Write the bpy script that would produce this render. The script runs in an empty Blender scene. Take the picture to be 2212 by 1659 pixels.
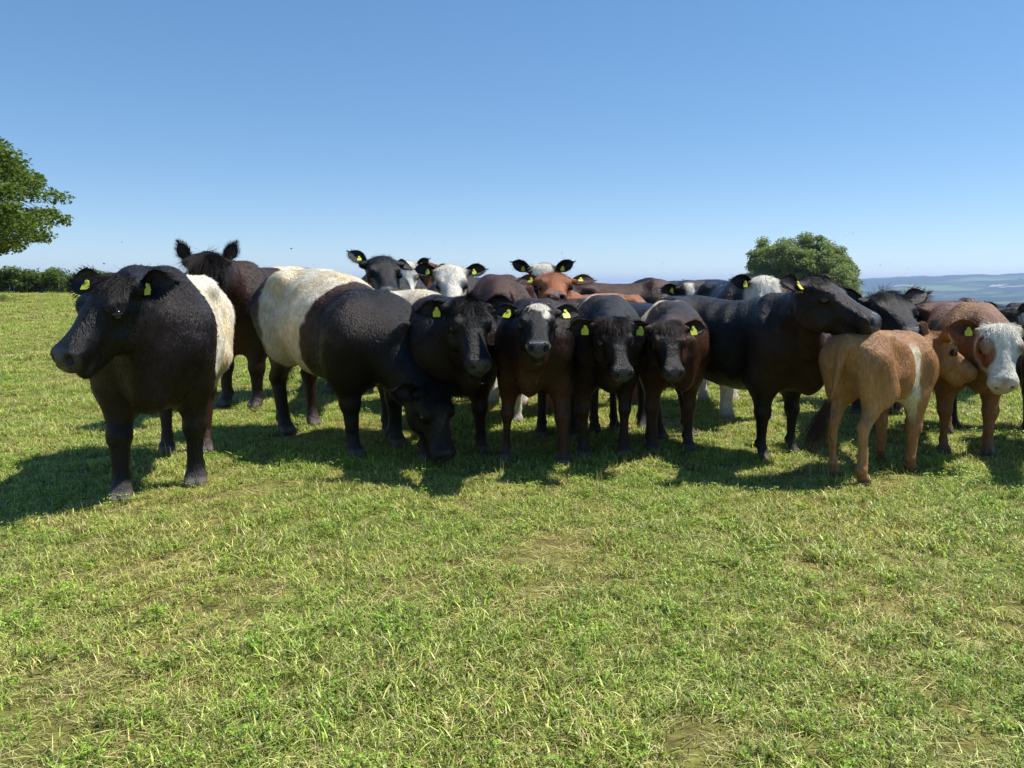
import bpy, math, random
import numpy as np
from mathutils import Vector, Matrix

random.seed(7)
RNG = np.random.default_rng(11)
sc = bpy.context.scene
COL = sc.collection

# ------------------------------------------------------------------ camera, sky, sun, exposure
CAM_H = 1.20
PITCH = math.radians(7.2)
FV = 1662.0                      # focal length in the units of a 2212 px wide picture
CX, CY = 1106.0, 829.5
cam_data = bpy.data.cameras.new('camera')
cam_data.sensor_fit = 'HORIZONTAL'
cam_data.sensor_width = 36.0
cam_data.lens = 36.0 * FV / 2212.0
cam_data.clip_start = 0.05
cam_data.clip_end = 40000.0
cam = bpy.data.objects.new('camera', cam_data)
COL.objects.link(cam)
cam.location = (0, 0, CAM_H)
cam.rotation_euler = (math.pi / 2 - PITCH, 0, 0)
sc.camera = cam

SUN_VEC = Vector((0.64, 0.15, 1.0)).normalized()
SUN_EL = math.asin(SUN_VEC.z)
SUN_ROT = math.atan2(SUN_VEC.x, SUN_VEC.y)
world = bpy.data.worlds.new('World')
sc.world = world
world.use_nodes = True
wn = world.node_tree
bg = wn.nodes['Background']
sky = wn.nodes.new('ShaderNodeTexSky')
sky.sky_type = 'NISHITA'
sky.sun_disc = False
sky.sun_elevation = SUN_EL
sky.sun_rotation = SUN_ROT
sky.altitude = 120
sky.air_density = 0.7
sky.dust_density = 0.0
sky.ozone_density = 3.0
gam = wn.nodes.new('ShaderNodeGamma')
gam.inputs['Gamma'].default_value = 0.65
hsv = wn.nodes.new('ShaderNodeHueSaturation')
hsv.inputs['Saturation'].default_value = 1.42
wn.links.new(sky.outputs[0], gam.inputs['Color'])
wn.links.new(gam.outputs[0], hsv.inputs['Color'])
wn.links.new(hsv.outputs[0], bg.inputs[0])
bg.inputs[1].default_value = 0.150

sun_data = bpy.data.lights.new('sun', 'SUN')
sun_data.energy = 4.2
sun_data.angle = math.radians(0.53)
sun_data.color = (1.0, 0.955, 0.88)
sun = bpy.data.objects.new('sun', sun_data)
COL.objects.link(sun)
sun.rotation_euler = SUN_VEC.to_track_quat('Z', 'Y').to_euler()
sun.location = (20, 8, 40)

sc.view_settings.view_transform = 'Standard'
sc.view_settings.look = 'None'
sc.view_settings.exposure = 0.86
sc.view_settings.gamma = 1.0
sc.view_settings.use_curve_mapping = False
sc.render.engine = 'CYCLES'
sc.cycles.max_bounces = 8
sc.cycles.diffuse_bounces = 3
sc.cycles.glossy_bounces = 2
sc.cycles.transmission_bounces = 4
sc.cycles.transparent_max_bounces = 6
sc.cycles.volume_bounces = 0
sc.cycles.use_denoising = True
sc.cycles.denoiser = 'OPENIMAGEDENOISE'
sc.cycles.denoising_input_passes = 'RGB_ALBEDO_NORMAL'
sc.cycles.sample_clamp_indirect = 4.0
sc.cycles_curves.shape = 'RIBBONS'

# ------------------------------------------------------------------ helpers
def at(px, py, Y):
    """world point seen at picture position (px, py) (2212 px wide picture) at distance Y in front"""
    dx = (px - CX) / FV
    du = (CY - py) / FV
    c, s = math.cos(PITCH), math.sin(PITCH)
    d = Vector((dx, c + du * s, -s + du * c))
    k = Y / d.y
    return Vector((d.x * k, Y, CAM_H + d.z * k))

def sstep(a, b, x):
    t = np.clip((x - a) / (b - a), 0, 1)
    return t * t * (3 - 2 * t)

def ground_z(x, y):
    """height of the pasture"""
    x = np.asarray(x, float); y = np.asarray(y, float)
    r = np.hypot(x, y)
    az = np.degrees(np.arctan2(x, np.maximum(y, 0.01)))
    left = 1 - sstep(-22, 6, az)
    z = left * 0.70 * sstep(9, 58, r)
    z = z - (1 - left) * (0.00028 * np.maximum(r - 9, 0) ** 2)
    z = z - left * 0.010 * np.maximum(r - 64, 0)
    z = z - 0.0 * r
    far = sstep(6, 22, r)
    z = z + far * 0.05 * (np.sin(x * .31 + 1.) * np.cos(y * .23) + .6 * np.sin(x * .11 - y * .17))
    z = z + 0.012 * np.sin(x * 1.9 + .4) * np.sin(y * 1.6 + 1.1) * (1 - sstep(3.6, 4.2, r))
    return z

def gpoint(px, py):
    """pasture point seen at picture position (px, py)"""
    p0 = Vector((0, 0, CAM_H))
    d = at(px, py, 1.0) - p0
    t = -CAM_H / d.z
    for _ in range(12):
        q = p0 + d * t
        t = (float(ground_z(q.x, q.y)) - CAM_H) / d.z
    q = p0 + d * t
    return Vector((q.x, q.y, float(ground_z(q.x, q.y))))

def mesh_from(name, verts, faces, smooth=True):
    """verts Nx3, faces: list of index arrays (Mx3 / Mx4)"""
    me = bpy.data.meshes.new(name)
    verts = np.asarray(verts, np.float32)
    if isinstance(faces, np.ndarray):
        faces = [faces]
    faces = [np.asarray(f, np.int32) for f in faces if len(f)]
    me.vertices.add(len(verts))
    me.vertices.foreach_set('co', verts.ravel())
    idx = np.concatenate([f.ravel() for f in faces])
    tot = np.concatenate([np.full(len(f), f.shape[1], np.int32) for f in faces])
    start = np.concatenate([[0], np.cumsum(tot)[:-1]]).astype(np.int32)
    me.loops.add(len(idx))
    me.loops.foreach_set('vertex_index', idx)
    me.polygons.add(len(tot))
    me.polygons.foreach_set('loop_start', start)
    me.polygons.foreach_set('loop_total', tot)
    me.polygons.foreach_set('use_smooth', np.full(len(tot), smooth))
    me.update(calc_edges=True)
    return me

def add_col(me, name, cols):
    a = me.attributes.new(name, 'FLOAT_COLOR', 'POINT')
    c = np.ones((len(cols), 4), np.float32)
    c[:, :3] = cols
    a.data.foreach_set('color', c.ravel())

def add_float(me, name, vals, domain='POINT'):
    a = me.attributes.new(name, 'FLOAT', domain)
    a.data.foreach_set('value', np.asarray(vals, np.float32))

def obj(name, data, parent=None, mat=None, col=None):
    o = bpy.data.objects.new(name, data)
    (col or COL).objects.link(o)
    if parent is not None:
        o.parent = parent
    if mat is not None and data is not None:
        data.materials.append(mat)
    return o

def tag(o, label=None, cat=None, group=None, kind=None):
    if label: o['label'] = label
    if cat: o['category'] = cat
    if group: o['group'] = group
    if kind: o['kind'] = kind
    return o

def new_mat(name):
    m = bpy.data.materials.new(name)
    m.use_nodes = True
    nt = m.node_tree
    return m, nt, nt.nodes['Principled BSDF'], nt.nodes['Material Output']

def N(nt, kind, **kw):
    n = nt.nodes.new(kind)
    for k, v in kw.items():
        if k in n.inputs:
            n.inputs[k].default_value = v
        else:
            setattr(n, k, v)
    return n

_nk = np.random.default_rng(3).normal(size=(16, 3))
_nk /= np.linalg.norm(_nk, axis=1)[:, None]
_np = np.random.default_rng(4).uniform(0, 6.28, 16)
def wav(P, freq, seed=0):
    """smooth noise about -1..1 at points P"""
    s = 0
    for i in range(6):
        j = (i * 5 + seed * 3) % 16
        s = s + np.sin(P @ (_nk[j] * freq * (0.7 + 0.13 * i)) + _np[(j + seed) % 16] + seed * 1.7)
    return s / 2.6

def m_plain(name, col, rough=.5, spec=.5, noise=0., scale=30.):
    m, nt, b, out = new_mat(name)
    b.inputs['Base Color'].default_value = (*col, 1)
    b.inputs['Roughness'].default_value = rough
    b.inputs['Specular IOR Level'].default_value = spec
    if noise:
        tc = N(nt, 'ShaderNodeTexCoord')
        n1 = N(nt, 'ShaderNodeTexNoise', Scale=scale, Detail=3.)
        nt.links.new(tc.outputs['Object'], n1.inputs['Vector'])
        r1 = N(nt, 'ShaderNodeMapRange'); r1.inputs['To Min'].default_value = 1 - noise; r1.inputs['To Max'].default_value = 1 + noise
        nt.links.new(n1.outputs[0], r1.inputs['Value'])
        vm = N(nt, 'ShaderNodeVectorMath', operation='SCALE'); vm.inputs[0].default_value = col
        nt.links.new(r1.outputs[0], vm.inputs['Scale'])
        nt.links.new(vm.outputs[0], b.inputs['Base Color'])
    return m
# ------------------------------------------------------------------ the setting: pasture, far hills
def polar_grid(r, az):
    R_, A_ = np.meshgrid(r, az, indexing='ij')
    x = R_ * np.sin(A_); y = R_ * np.cos(A_)
    n, m = R_.shape
    i, j = np.meshgrid(np.arange(n - 1), np.arange(m - 1), indexing='ij')
    a = (i * m + j).ravel()
    return x.ravel(), y.ravel(), np.stack([a, a + 1, a + m + 1, a + m], 1)

def m_ground():
    m, nt, b, out = new_mat('pasture turf and soil')
    tc = N(nt, 'ShaderNodeTexCoord')
    n1 = N(nt, 'ShaderNodeTexNoise', Scale=55., Detail=6., Roughness=.7)
    n2 = N(nt, 'ShaderNodeTexNoise', Scale=1.1, Detail=5., Roughness=.6)
    n3 = N(nt, 'ShaderNodeTexNoise', Scale=7., Detail=5., Roughness=.65)
    for n in (n1, n2, n3): nt.links.new(tc.outputs['Object'], n.inputs['Vector'])
    r1 = N(nt, 'ShaderNodeValToRGB')
    e = r1.color_ramp.elements
    e[0].position = .30; e[0].color = (.075, .048, .032, 1)
    e[1].position = .74; e[1].color = (.44, .34, .21, 1)
    q = e.new(.48); q.color = (.17, .15, .055, 1)
    q = e.new(.60); q.color = (.28, .27, .085, 1)
    ad = N(nt, 'ShaderNodeMath', operation='MULTIPLY_ADD'); ad.inputs[1].default_value = .55
    nt.links.new(n1.outputs[0], ad.inputs[0])
    ml = N(nt, 'ShaderNodeMath', operation='MULTIPLY'); ml.inputs[1].default_value = .45
    nt.links.new(n3.outputs[0], ml.inputs[0]); nt.links.new(ml.outputs[0], ad.inputs[2])
    nt.links.new(ad.outputs[0], r1.inputs[0])
    mx = N(nt, 'ShaderNodeMix', data_type='RGBA', blend_type='MULTIPLY'); mx.inputs[0].default_value = 1.
    r2 = N(nt, 'ShaderNodeValToRGB')
    r2.color_ramp.elements[0].position = .35; r2.color_ramp.elements[0].color = (.78, .92, .62, 1)
    r2.color_ramp.elements[1].position = .66; r2.color_ramp.elements[1].color = (1.10, 1.0, .92, 1)
    nt.links.new(n2.outputs[0], r2.inputs[0])
    nt.links.new(r1.outputs[0], mx.inputs[6]); nt.links.new(r2.outputs[0], mx.inputs[7])
    nt.links.new(mx.outputs[2], b.inputs['Base Color'])
    b.inputs['Roughness'].default_value = .95
    b.inputs['Specular IOR Level'].default_value = .1
    bp = N(nt, 'ShaderNodeBump', Strength=.8, Distance=.02)
    nt.links.new(n1.outputs[0], bp.inputs['Height']); nt.links.new(bp.outputs[0], b.inputs['Normal'])
    return m

gx, gy, gq = polar_grid(np.concatenate([[.02], np.geomspace(.6, 190, 150)]), np.radians(np.linspace(-180, 180, 241)))
ground = obj('ground', mesh_from('ground', np.stack([gx, gy, ground_z(gx, gy)], 1), gq[:, ::-1]), None, m_ground())
tag(ground, kind='structure')

# far hills across the vale: one sheet from below the pasture out to the skyline
def hill_z(x, y):
    r = np.hypot(x, y); az = np.degrees(np.arctan2(x, y))
    P = np.stack([x, y, 0 * x], 1) / 1000.
    drop = -6 - 94 * sstep(60, 1300, r)
    rid_az = np.interp(az, [-60, -20, -5, 5, 11, 15, 20, 25, 29, 34, 50], [.15, .1, .0, -.25, -.42, .0, .34, .52, .64, .70, .74])
    top = 1.2 + np.tan(np.radians(rid_az)) * 9000. + 5 * np.sin(az * 1.7) + 4 * np.sin(az * .9 + 2) + 3 * np.sin(az * 4.1)
    base = -100.
    up = sstep(3600, 9000, r)
    z = drop + (top - base) * (up ** 1.15)
    z = z + 14 * sstep(900, 2500, r) * (1 - sstep(7600, 9000, r)) * (wav(P, 2.2, 1) + .5 * wav(P, 5., 4))
    z = z - 160 * sstep(9100, 12500, r)
    return z
hr = np.concatenate([np.geomspace(150, 2600, 60), np.linspace(2680, 9300, 150), np.linspace(9500, 13000, 12)])
hx, hy, hq = polar_grid(hr, np.radians(np.linspace(-60, 60, 400)))
hz = hill_z(hx, hy)
HP = np.stack([hx, hy, 0 * hx], 1) / 1000.
w1 = wav(HP, 5., 2) + .9 * wav(HP, 13., 5) + .5 * wav(HP, 37., 7)
hr_ = np.hypot(hx, hy)
wood = sstep(.05, .35, w1 + .75 * sstep(6200, 8200, hr_))
rr = np.random.default_rng(5)
hz = hz + wood * (9 + 7 * rr.random(len(hz))) * sstep(2600, 4000, hr_)
hp_me = mesh_from('hills', np.stack([hx, hy, hz], 1), hq[:, ::-1])
add_float(hp_me, 'wood', wood)
def m_hills():
    m, nt, b, out = new_mat('far fields and woods')
    tc = N(nt, 'ShaderNodeTexCoord')
    mp = N(nt, 'ShaderNodeMapping'); mp.inputs['Scale'].default_value = (1 / 330., 1 / 520., 0.)
    nt.links.new(tc.outputs['Object'], mp.inputs['Vector'])
    vo = N(nt, 'ShaderNodeTexVoronoi', Scale=1.); vo.feature = 'F1'
    nt.links.new(mp.outputs[0], vo.inputs['Vector'])
    ve = N(nt, 'ShaderNodeTexVoronoi', Scale=1.); ve.feature = 'DISTANCE_TO_EDGE'
    nt.links.new(mp.outputs[0], ve.inputs['Vector'])
    cr = N(nt, 'ShaderNodeValToRGB'); cr.color_ramp.interpolation = 'CONSTANT'
    e = cr.color_ramp.elements
    e[0].position = 0; e[0].color = (.07, .12, .03, 1)
    e[1].position = .35; e[1].color = (.12, .19, .045, 1)
    for ps, c in ((.55, (.19, .24, .07, 1)), (.72, (.06, .10, .03, 1)), (.82, (.60, .54, .28, 1)), (.93, (.42, .46, .16, 1))):
        q = e.new(ps); q.color = c
    sp = N(nt, 'ShaderNodeSeparateColor')
    nt.links.new(vo.outputs['Color'], sp.inputs[0]); nt.links.new(sp.outputs[0], cr.inputs[0])
    hd = N(nt, 'ShaderNodeMapRange'); hd.inputs['From Min'].default_value = .02; hd.inputs['From Max'].default_value = .05
    nt.links.new(ve.outputs['Distance'], hd.inputs['Value'])
    m1 = N(nt, 'ShaderNodeMix', data_type='RGBA'); m1.inputs[6].default_value = (.022, .040, .014, 1)
    nt.links.new(hd.outputs[0], m1.inputs[0]); nt.links.new(cr.outputs[0], m1.inputs[7])
    wd = N(nt, 'ShaderNodeAttribute', attribute_name='wood')
    m2 = N(nt, 'ShaderNodeMix', data_type='RGBA'); m2.inputs[7].default_value = (.022, .042, .015, 1)
    nt.links.new(wd.outputs['Fac'], m2.inputs[0]); nt.links.new(m1.outputs[2], m2.inputs[6])
    nt.links.new(m2.outputs[2], b.inputs['Base Color'])
    b.inputs['Roughness'].default_value = 1.; b.inputs['Specular IOR Level'].default_value = 0.
    return m
hills = obj('hills', hp_me, None, m_hills())
tag(hills, kind='structure')

# the air between: one closed box of thin pale haze
HB = (-16000, 16000, -600, 14000, -300, 130)
hv = [(x, y, z) for z in HB[4:6] for y in HB[2:4] for x in HB[0:2]]
hq_ = np.array([(0, 2, 3, 1), (4, 5, 7, 6), (0, 1, 5, 4), (2, 6, 7, 3), (0, 4, 6, 2), (1, 3, 7, 5)])
hm_ = bpy.data.materials.new('haze air'); hm_.use_nodes = True
hn = hm_.node_tree; hn.nodes.clear()
ho = hn.nodes.new('ShaderNodeOutputMaterial'); hvn = hn.nodes.new('ShaderNodeVolumePrincipled')
hvn.inputs['Color'].default_value = (.47, .64, 1., 1)
hvn.inputs['Density'].default_value = 1.2e-4
hvn.inputs['Anisotropy'].default_value = .25
hn.links.new(hvn.outputs[0], ho.inputs['Volume'])
haze = obj('haze', mesh_from('haze', hv, hq_, False), None, hm_)
tag(haze, kind='stuff')

# ------------------------------------------------------------------ trees and hedge
def m_leaf(name, c1, c2, trans=.45):
    m, nt, b, out = new_mat(name)
    oi = N(nt, 'ShaderNodeAttribute', attribute_name='tint')
    mx = N(nt, 'ShaderNodeMix', data_type='RGBA')
    mx.inputs[6].default_value = (*c1, 1); mx.inputs[7].default_value = (*c2, 1)
    nt.links.new(oi.outputs['Fac'], mx.inputs[0])
    nt.links.new(mx.outputs[2], b.inputs['Base Color'])
    b.inputs['Roughness'].default_value = .5; b.inputs['Specular IOR Level'].default_value = .3
    tr = N(nt, 'ShaderNodeBsdfTranslucent')
    sc_ = N(nt, 'ShaderNodeVectorMath', operation='MULTIPLY'); sc_.inputs[1].default_value = (1.12, 1.22, .65)
    nt.links.new(mx.outputs[2], sc_.inputs[0]); nt.links.new(sc_.outputs[0], tr.inputs['Color'])
    ms = N(nt, 'ShaderNodeMixShader'); ms.inputs[0].default_value = trans
    nt.links.new(b.outputs[0], ms.inputs[1]); nt.links.new(tr.outputs[0], ms.inputs[2])
    nt.links.new(ms.outputs[0], out.inputs['Surface'])
    return m
BARK = m_plain('bark', (.085, .070, .055), .9, .15, .35, 6.)
LEAF_OAK = m_leaf('oak leaves', (.065, .110, .017), (.175, .23, .038))
LEAF_FAR = m_leaf('lime tree leaves', (.135, .175, .078), (.29, .345, .155))
LEAF_HEDGE = m_leaf('hedge leaves', (.065, .11, .022), (.17, .23, .055))

def leaves_mesh(name, C, size, r, flat=.45):
    """diamond leaf sprays, slightly folded, around centres C"""
    n = len(C)
    nrm = r.normal(size=(n, 3)); nrm[:, 2] = np.abs(nrm[:, 2]) + flat
    nrm /= np.linalg.norm(nrm, axis=1)[:, None]
    t = r.normal(size=(n, 3)); t -= nrm * np.einsum('ij,ij->i', t, nrm)[:, None]
    t /= np.linalg.norm(t, axis=1)[:, None]
    b = np.cross(nrm, t)
    L = (size * (.55 + .9 * r.random(n)))[:, None]
    V = np.stack([C - t * L * .5, C + b * L * .30 + nrm * L * .10, C + t * L * .5, C - b * L * .30 + nrm * L * .10], 1).reshape(-1, 3)
    k = np.arange(n) * 4
    F = np.concatenate([np.stack([k, k + 1, k + 2], 1), np.stack([k, k + 2, k + 3], 1)])
    me = mesh_from(name, V, F, False)
    add_float(me, 'tint', np.repeat(np.clip(r.beta(2, 2.6, n), 0, 1), 4))
    return me

def tube_mesh(name, paths):
    """tapered limbs; each path = list of (point, radius)"""
    V, Fq = [], []
    for path in paths:
        m = 7; base = len(V)
        for i, (p, rad) in enumerate(path):
            p = np.asarray(p, float)
            q = np.asarray(path[min(i + 1, len(path) - 1)][0]) - np.asarray(path[max(i - 1, 0)][0])
            q = q / max(np.linalg.norm(q), 1e-6)
            u = np.cross(q, v3_(0.3, 1, .2)); u /= np.linalg.norm(u); w = np.cross(q, u)
            for j in range(m):
                an = 2 * math.pi * j / m
                V.append(p + (u * math.cos(an) + w * math.sin(an)) * rad * (1 + .08 * math.sin(3 * an + i)))
        for i in range(len(path) - 1):
            for j in range(m):
                a_ = base + i * m + j; b_ = base + i * m + (j + 1) % m
                Fq.append((a_, b_, b_ + m, a_ + m))
    return mesh_from(name, V, np.array(Fq))
def v3_(*a): return np.array(a, float)

def tree(name, label, base, height, rx, rz_low, crown_c, seed, leaf, leaf_mat, nclump, per, trunk_r, clump_r, keep=None, flat=(1, 1, .55), wander=.5):
    r = np.random.default_rng(seed)
    base = np.asarray(base, float); cc = np.asarray(crown_c, float)
    root = bpy.data.objects.new(name, None); COL.objects.link(root)
    root.location = base
    tag(root, label, 'tree')
    rad = np.array([rx, rx, height])
    # clump centres over the crown's volume, mostly near its skin
    P = []
    while len(P) < nclump:
        d = r.normal(size=3); d /= np.linalg.norm(d)
        if d[2] < -.55: continue
        k = (1 - .62 * r.random() ** 2.2)
        wob = 1 + .13 * math.sin(4 * d[0] + 3 * d[1] + seed) + .10 * math.sin(7 * d[2] + 5 * d[0] + 2 * seed)
        q = cc + d * rad * k * wob
        if q[2] < base[2] + rz_low: continue
        if keep is not None and not keep(q): continue
        P.append(q)
    P = np.array(P)
    paths = []
    fork = base + np.array([0, 0, max(1.2, (cc[2] - base[2]) * .45)])
    trunk = [(base + v3_(0, 0, -.4), trunk_r * 1.35), (base + v3_(0, 0, .5), trunk_r * 1.02), ((base + fork) / 2 + r.normal(0, .12, 3), trunk_r * .9), (fork, trunk_r * .82)]
    limbs = []
    nl = 9
    for i in range(nl):
        an = 2 * math.pi * (i + .4 * r.random()) / nl
        el = r.uniform(.15, 1.1)
        e = cc + rad * .55 * np.array([math.cos(an) * math.cos(el), math.sin(an) * math.cos(el), math.sin(el) * .9 - .15])
        pts = []
        for t in np.linspace(0, 1, 6):
            p = fork + (e - fork) * t + np.array([0, 0, .5 * math.sin(t * 3.1) * r.uniform(-.3, .8)]) + r.normal(0, wander * .3, 3) * t * (1 - t) * 2
            pts.append((p, trunk_r * .5 * (1 - .72 * t)))
        limbs.append(pts)
    limbs.append([(fork, trunk_r * .8), ((fork + cc) / 2 + r.normal(0, .3, 3), trunk_r * .55), (cc + v3_(0, 0, rad[2] * .5), trunk_r * .2)])
    allp = np.array([q[0] for l in limbs for q in l]); allr = np.array([q[1] for l in limbs for q in l])
    twigs = []
    for q in P:
        k = np.argmin(np.linalg.norm(allp - q, axis=1) + .3 * (allp[:, 2] > q[2]))
        a_ = allp[k]
        mid = (a_ + q) / 2 + r.normal(0, .12, 3) * np.linalg.norm(q - a_) * .5
        r0 = min(allr[k] * .6, .05 + .012 * np.linalg.norm(q - a_)) * (trunk_r / .45) ** .5
        twigs.append([(a_, r0), (mid, r0 * .6), (q, r0 * .22)])
    tm = tube_mesh('trunk', [[(p - base, rr_) for p, rr_ in t] for t in [trunk] + limbs + twigs])
    obj('trunk', tm, root, BARK)
    C = []
    for q in P:
        m_ = int(per * r.uniform(.5, 1.4))
        d = r.normal(size=(m_, 3)); d /= np.linalg.norm(d, axis=1)[:, None]
        sz = clump_r * r.uniform(.65, 1.35)
        C.append(q + d * (sz * r.random((m_, 1)) ** .45) * np.array(flat) + np.array([0, 0, .1 * sz]))
    C = np.concatenate(C) - base
    obj('crown', leaves_mesh('crown', C, leaf, r), root, leaf_mat)
    return root

# old field tree leaning into the picture at its left edge
tree('oak_tree', 'big old oak reaching in from the left edge of the picture', (-29.5, 34, float(ground_z(-29.5, 34))), 5.3, 7.4, 2.2,
     (-29.5, 34, 5.2), 21, .20, LEAF_OAK, 1300, 160, .55, .80, flat=(1, 1, .48))
# round tree beyond the brow, its foot hidden behind the herd
tree('round_tree', 'round leafy tree beyond the brow behind the black cow', (33.2, 90, -4.6), 5.7, 6.3, 2.2,
     (33.4, 90, 0.9), 9, .23, LEAF_FAR, 760, 215, .5, .78, flat=(1, 1, .62))

# hedge along the top of the left field
def hedge():
    r = np.random.default_rng(31)
    root = bpy.data.objects.new('hedge', None); COL.objects.link(root)
    tag(root, 'uneven leafy hedge along the top of the left field', 'hedge')
    C, paths = [], []
    x0, x1, y0, y1 = -50., -22., 58., 63.
    root.location = ((x0 + x1) / 2, (y0 + y1) / 2, float(ground_z((x0 + x1) / 2, 60)))
    o = np.array(root.location)
    for i in range(620):
        t = r.random()
        x = x0 + (x1 - x0) * t; y = y0 + (y1 - y0) * t + r.normal(0, .45)
        hgt = 1.75 + .28 * math.sin(x * .8) + .2 * math.sin(x * 2.1 + 1) + .16 * r.normal() - .25 * sstep(-32, -24, x)
        z0 = float(ground_z(x, y))
        zc = z0 + hgt * (.08 + .80 * r.random() ** .8)
        m_ = 120
        d = r.normal(size=(m_, 3)); d /= np.linalg.norm(d, axis=1)[:, None]
        C.append(np.array([x, y, zc]) + d * r.random((m_, 1)) ** .4 * np.array([.62, .55, .40]) - o)
        if i % 4 == 0:
            paths.append([(np.array([x, y, z0 - .1]) - o, .05), (np.array([x + r.normal(0, .1), y, z0 + hgt * .5]) - o, .035), (np.array([x + r.normal(0, .25), y, z0 + hgt * .85]) - o, .012)])
    for pa in paths: obj('stem', tube_mesh('stem', [pa]), root, BARK)
    obj('foliage', leaves_mesh('foliage', np.concatenate(C), .17, r), root, LEAF_HEDGE)
hedge()
# ------------------------------------------------------------------ animals: implicit surfaces
def smooth_table(xs, ys, n=160, sig=3):
    x = np.linspace(xs[0], xs[-1], n)
    y = np.interp(x, xs, ys)
    k = np.exp(-0.5 * (np.arange(-3 * sig, 3 * sig + 1) / sig) ** 2); k /= k.sum()
    yp = np.concatenate([2 * y[0] - y[1:3 * sig + 1][::-1], y, 2 * y[-1] - y[-3 * sig - 1:-1][::-1]])
    return x, np.convolve(yp, k, 'valid')

def v3(*a): return np.array(a, float)

class RoundCone:
    def __init__(s, a, b, r1, r2, k=.05):
        s.a, s.b, s.r1, s.r2, s.k = np.asarray(a, float), np.asarray(b, float), r1, r2, k
    def d(s, P):
        ba = s.b - s.a
        pa = P - s.a
        t = np.clip(pa @ ba / max(ba @ ba, 1e-9), 0, 1)
        q = pa - t[:, None] * ba
        return np.sqrt(np.einsum('ij,ij->i', q, q)) - (s.r1 + (s.r2 - s.r1) * t)

class Ell:
    def __init__(s, c, r, R=None, k=.05, neg=False):
        s.c, s.r, s.R, s.k, s.neg = np.asarray(c, float), np.asarray(r, float), R, k, neg
    def d(s, P):
        q = P - s.c
        if s.R is not None: q = q @ s.R
        k0 = np.sqrt((((q / s.r)) ** 2).sum(1))
        k1 = np.sqrt((((q / s.r ** 2)) ** 2).sum(1))
        return k0 * (k0 - 1) / np.maximum(k1, 1e-6)

class Loft:
    """body of varying section along the first axis of a frame; sections are superellipses"""
    def __init__(s, O, R, scale, prof, n_top, n_bot, mid, taper=0., k=.05):
        s.O, s.R, s.sc, s.k, s.nt, s.nb, s.mid, s.taper = np.asarray(O, float), R, scale, k, n_top, n_bot, mid, taper
        p = np.array(prof, float)
        s.x, s.top = smooth_table(p[:, 0], p[:, 1])
        _, s.bot = smooth_table(p[:, 0], p[:, 2])
        _, s.w = smooth_table(p[:, 0], p[:, 3])
        s.lo, s.hi = p[0, 0], p[-1, 0]
    def local(s, P):
        return ((P - s.O) @ s.R) / s.sc
    def d(s, P):
        q = s.local(P)
        x = np.clip(q[:, 0], s.lo, s.hi)
        ex = q[:, 0] - x
        top = np.interp(x, s.x, s.top); bot = np.interp(x, s.x, s.bot); w = np.interp(x, s.x, s.w)
        c = bot + s.mid * (top - bot)
        dz = q[:, 2] - c
        up = dz > 0
        a = np.where(up, top - c, c - bot)
        n = np.where(up, s.nt, s.nb)
        w = w * (1 - (np.interp(x, *s.taper) if isinstance(s.taper, tuple) else s.taper) * np.clip(-dz / a, 0, 1) ** 1.3)
        y = np.abs(q[:, 1]) + 1e-6; z = np.abs(dz) + 1e-6
        A = (y / w); B = (z / a)
        An = A ** n; Bn = B ** n
        Q = (An + Bn) ** (1 / n)
        g = Q ** (1 - n) * np.sqrt((An / y) ** 2 + (Bn / z) ** 2)
        d = (Q - 1) / np.maximum(g, 1e-3)
        d = np.where(Q < .3, np.minimum(d, -.2 * np.minimum(w, a)), d)
        d = np.where(np.abs(ex) > 0, np.sqrt(np.maximum(d, 0) ** 2 + ex ** 2) + np.minimum(d, 0) * 0, d)
        return d * s.sc

def smin(a, b, k):
    h = np.maximum(k - np.abs(a - b), 0) / k
    return np.minimum(a, b) - h * h * k * .25

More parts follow.
